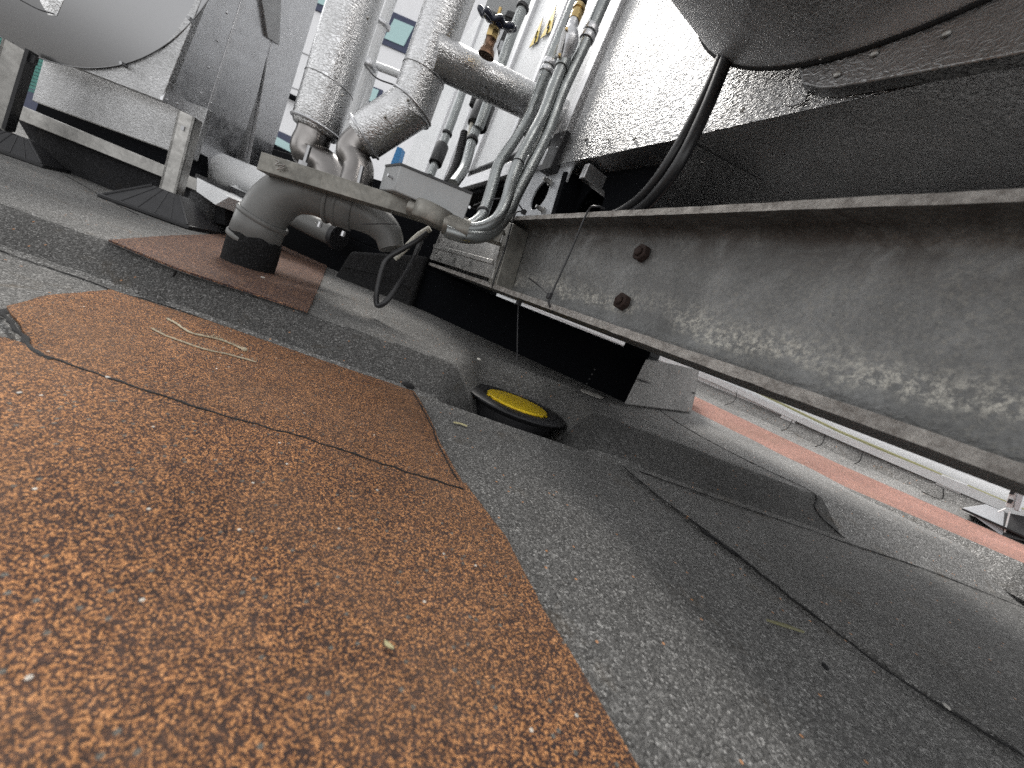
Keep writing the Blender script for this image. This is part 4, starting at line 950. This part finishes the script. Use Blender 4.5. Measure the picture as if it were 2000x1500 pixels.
# ================================================================== LOOSE THINGS ON THE ROOF
def string(label, pts, r0, fuzz, knot=None):
    P = bez([np.array([*G(x, y, .004)[:2], .0036+r0*.8]) for x, y in pts], 10); t = thing('string', label, 'string', P[0], 'frayed strings')
    for s_ in range(2):
        Q = []
        for i, p in enumerate(P):
            a = i*.9+s_*math.pi; Q.append(p+np.array([math.cos(a)*.7, math.sin(a)*.5, .3*math.sin(a)+.3])*r0*.6+np.array([mn.noise(tuple(p*90)), mn.noise(tuple(p*90+5)), 0])*r0*.8)
        MB().tube(Q, [r0*.62*(.7+.6*random.random()) for _ in Q], 7).build('strand', MT['string'], t)
    mf = MB()
    for k in range(fuzz):
        p = P[random.randrange(len(P)//2 if knot else 0, len(P))]; d = np.array([random.uniform(-1, 1), random.uniform(-1, 1), random.uniform(.1, .9)])*.006
        mf.tube([p, p+d*.5+np.array([0, 0, .001]), p+d], .00022, 4)
    if fuzz: mf.build('loose_fibres', MT['string'], t)
    if knot:
        p = P[-1]
        kb = MB(); kb.lathe(p-np.array([.003, 0, 0]), (1, .2, .1), [(.0008, 0), (.0028, .002), (.0032, .004), (.0026, .006), (.0008, .0075)], 12); kb.build('knot', MT['string'], t)
    return t
string('frayed string ending in a knot on the red felt, upper of two', [(327, 624), (345, 634), (375, 652), (420, 662), (450, 672), (475, 684)], .0016, 46, True)
string('thinner straighter string on the red felt, lower of two', [(296, 642), (320, 655), (355, 668), (400, 683), (450, 694), (500, 708)], .0012, 16)
def pebble(label, x, y, z, r, m='stone', cat='pebble', nm='pebble', sx=1.5):
    p = np.array([*G(x, y, z)[:2], z+r*.4]); vs = []; a0_ = random.random()*6
    for i in range(7):
        ph = math.pi*i/6
        for k in range(10):
            a = 2*math.pi*k/10; d = np.array([math.sin(ph)*math.cos(a)*sx, math.sin(ph)*math.sin(a), math.cos(ph)*.55])
            d = np.array([d[0]*math.cos(a0_)-d[1]*math.sin(a0_), d[0]*math.sin(a0_)+d[1]*math.cos(a0_), d[2]])
            vs.append(p+d*r*(1+.25*mn.noise(tuple(d*1.7+x))))
    o = MB().add(vs, [(i*10+k, i*10+(k+1) % 10, (i+1)*10+(k+1) % 10, (i+1)*10+k) for i in range(6) for k in range(10)], True).build(nm, MT[m])
    return tag(o, label, cat, 'bits of grit lying on the roof')
pebble('pale stone in the shade left of the yellow cap', 935, 703, ZU, .0045)
pebble('small white chip on the ragged bitumen line at the lower right', 1848, 1381, .005, .0022)
pebble('dark crumb on the grey felt at the lower right', 1610, 1303, .0036, .003, 'bit', 'crumb', 'crumb')
pebble('white chip on the bitumen line below the strings', 210, 738, .007, .0016)
pebble('tiny white chip at the left edge of the front red sheet', 38, 768, .0075, .0012)
pebble('pale grit at the foot of the black sleeve', 513, 543, ZU+.004, .003)
pebble('dark crumb at the corner of the red sheet beside the gutter', 796, 756, .004, .0085, 'bit', 'crumb', 'crumb')
def flake(label, pts, z, m, nm, cat):
    P = [np.array([*G(x, y, z)[:2], z+.0012+.001*random.random()]) for x, y in pts]
    return tag(MB().prism(P, (0, 0, .0008)).build(nm, MT[m]), label, cat)
flake('pale dry leaf on the red felt near the bottom', [(748, 1257), (756, 1260), (766, 1268), (767, 1272), (758, 1270), (750, 1264)], .0076, 'leaf', 'dry_leaf', 'leaf')
flake('pale twig on the grey felt beside the yellow cap', [(885, 826), (900, 829), (912, 834), (911, 836), (898, 831), (885, 828)], .001, 'leaf', 'twig', 'twig')
flake('crumpled pale scrap in front of the black plinth', [(1132, 762), (1150, 765), (1165, 772), (1178, 778), (1172, 780), (1150, 772), (1135, 766)], ZU, 'stone', 'paper_scrap', 'scrap')
flake('brown plant stem on the grey felt at the lower right', [(1495, 1212), (1530, 1222), (1570, 1236), (1569, 1239), (1530, 1227), (1495, 1216)], .001, 'olive', 'plant_stem', 'stem')
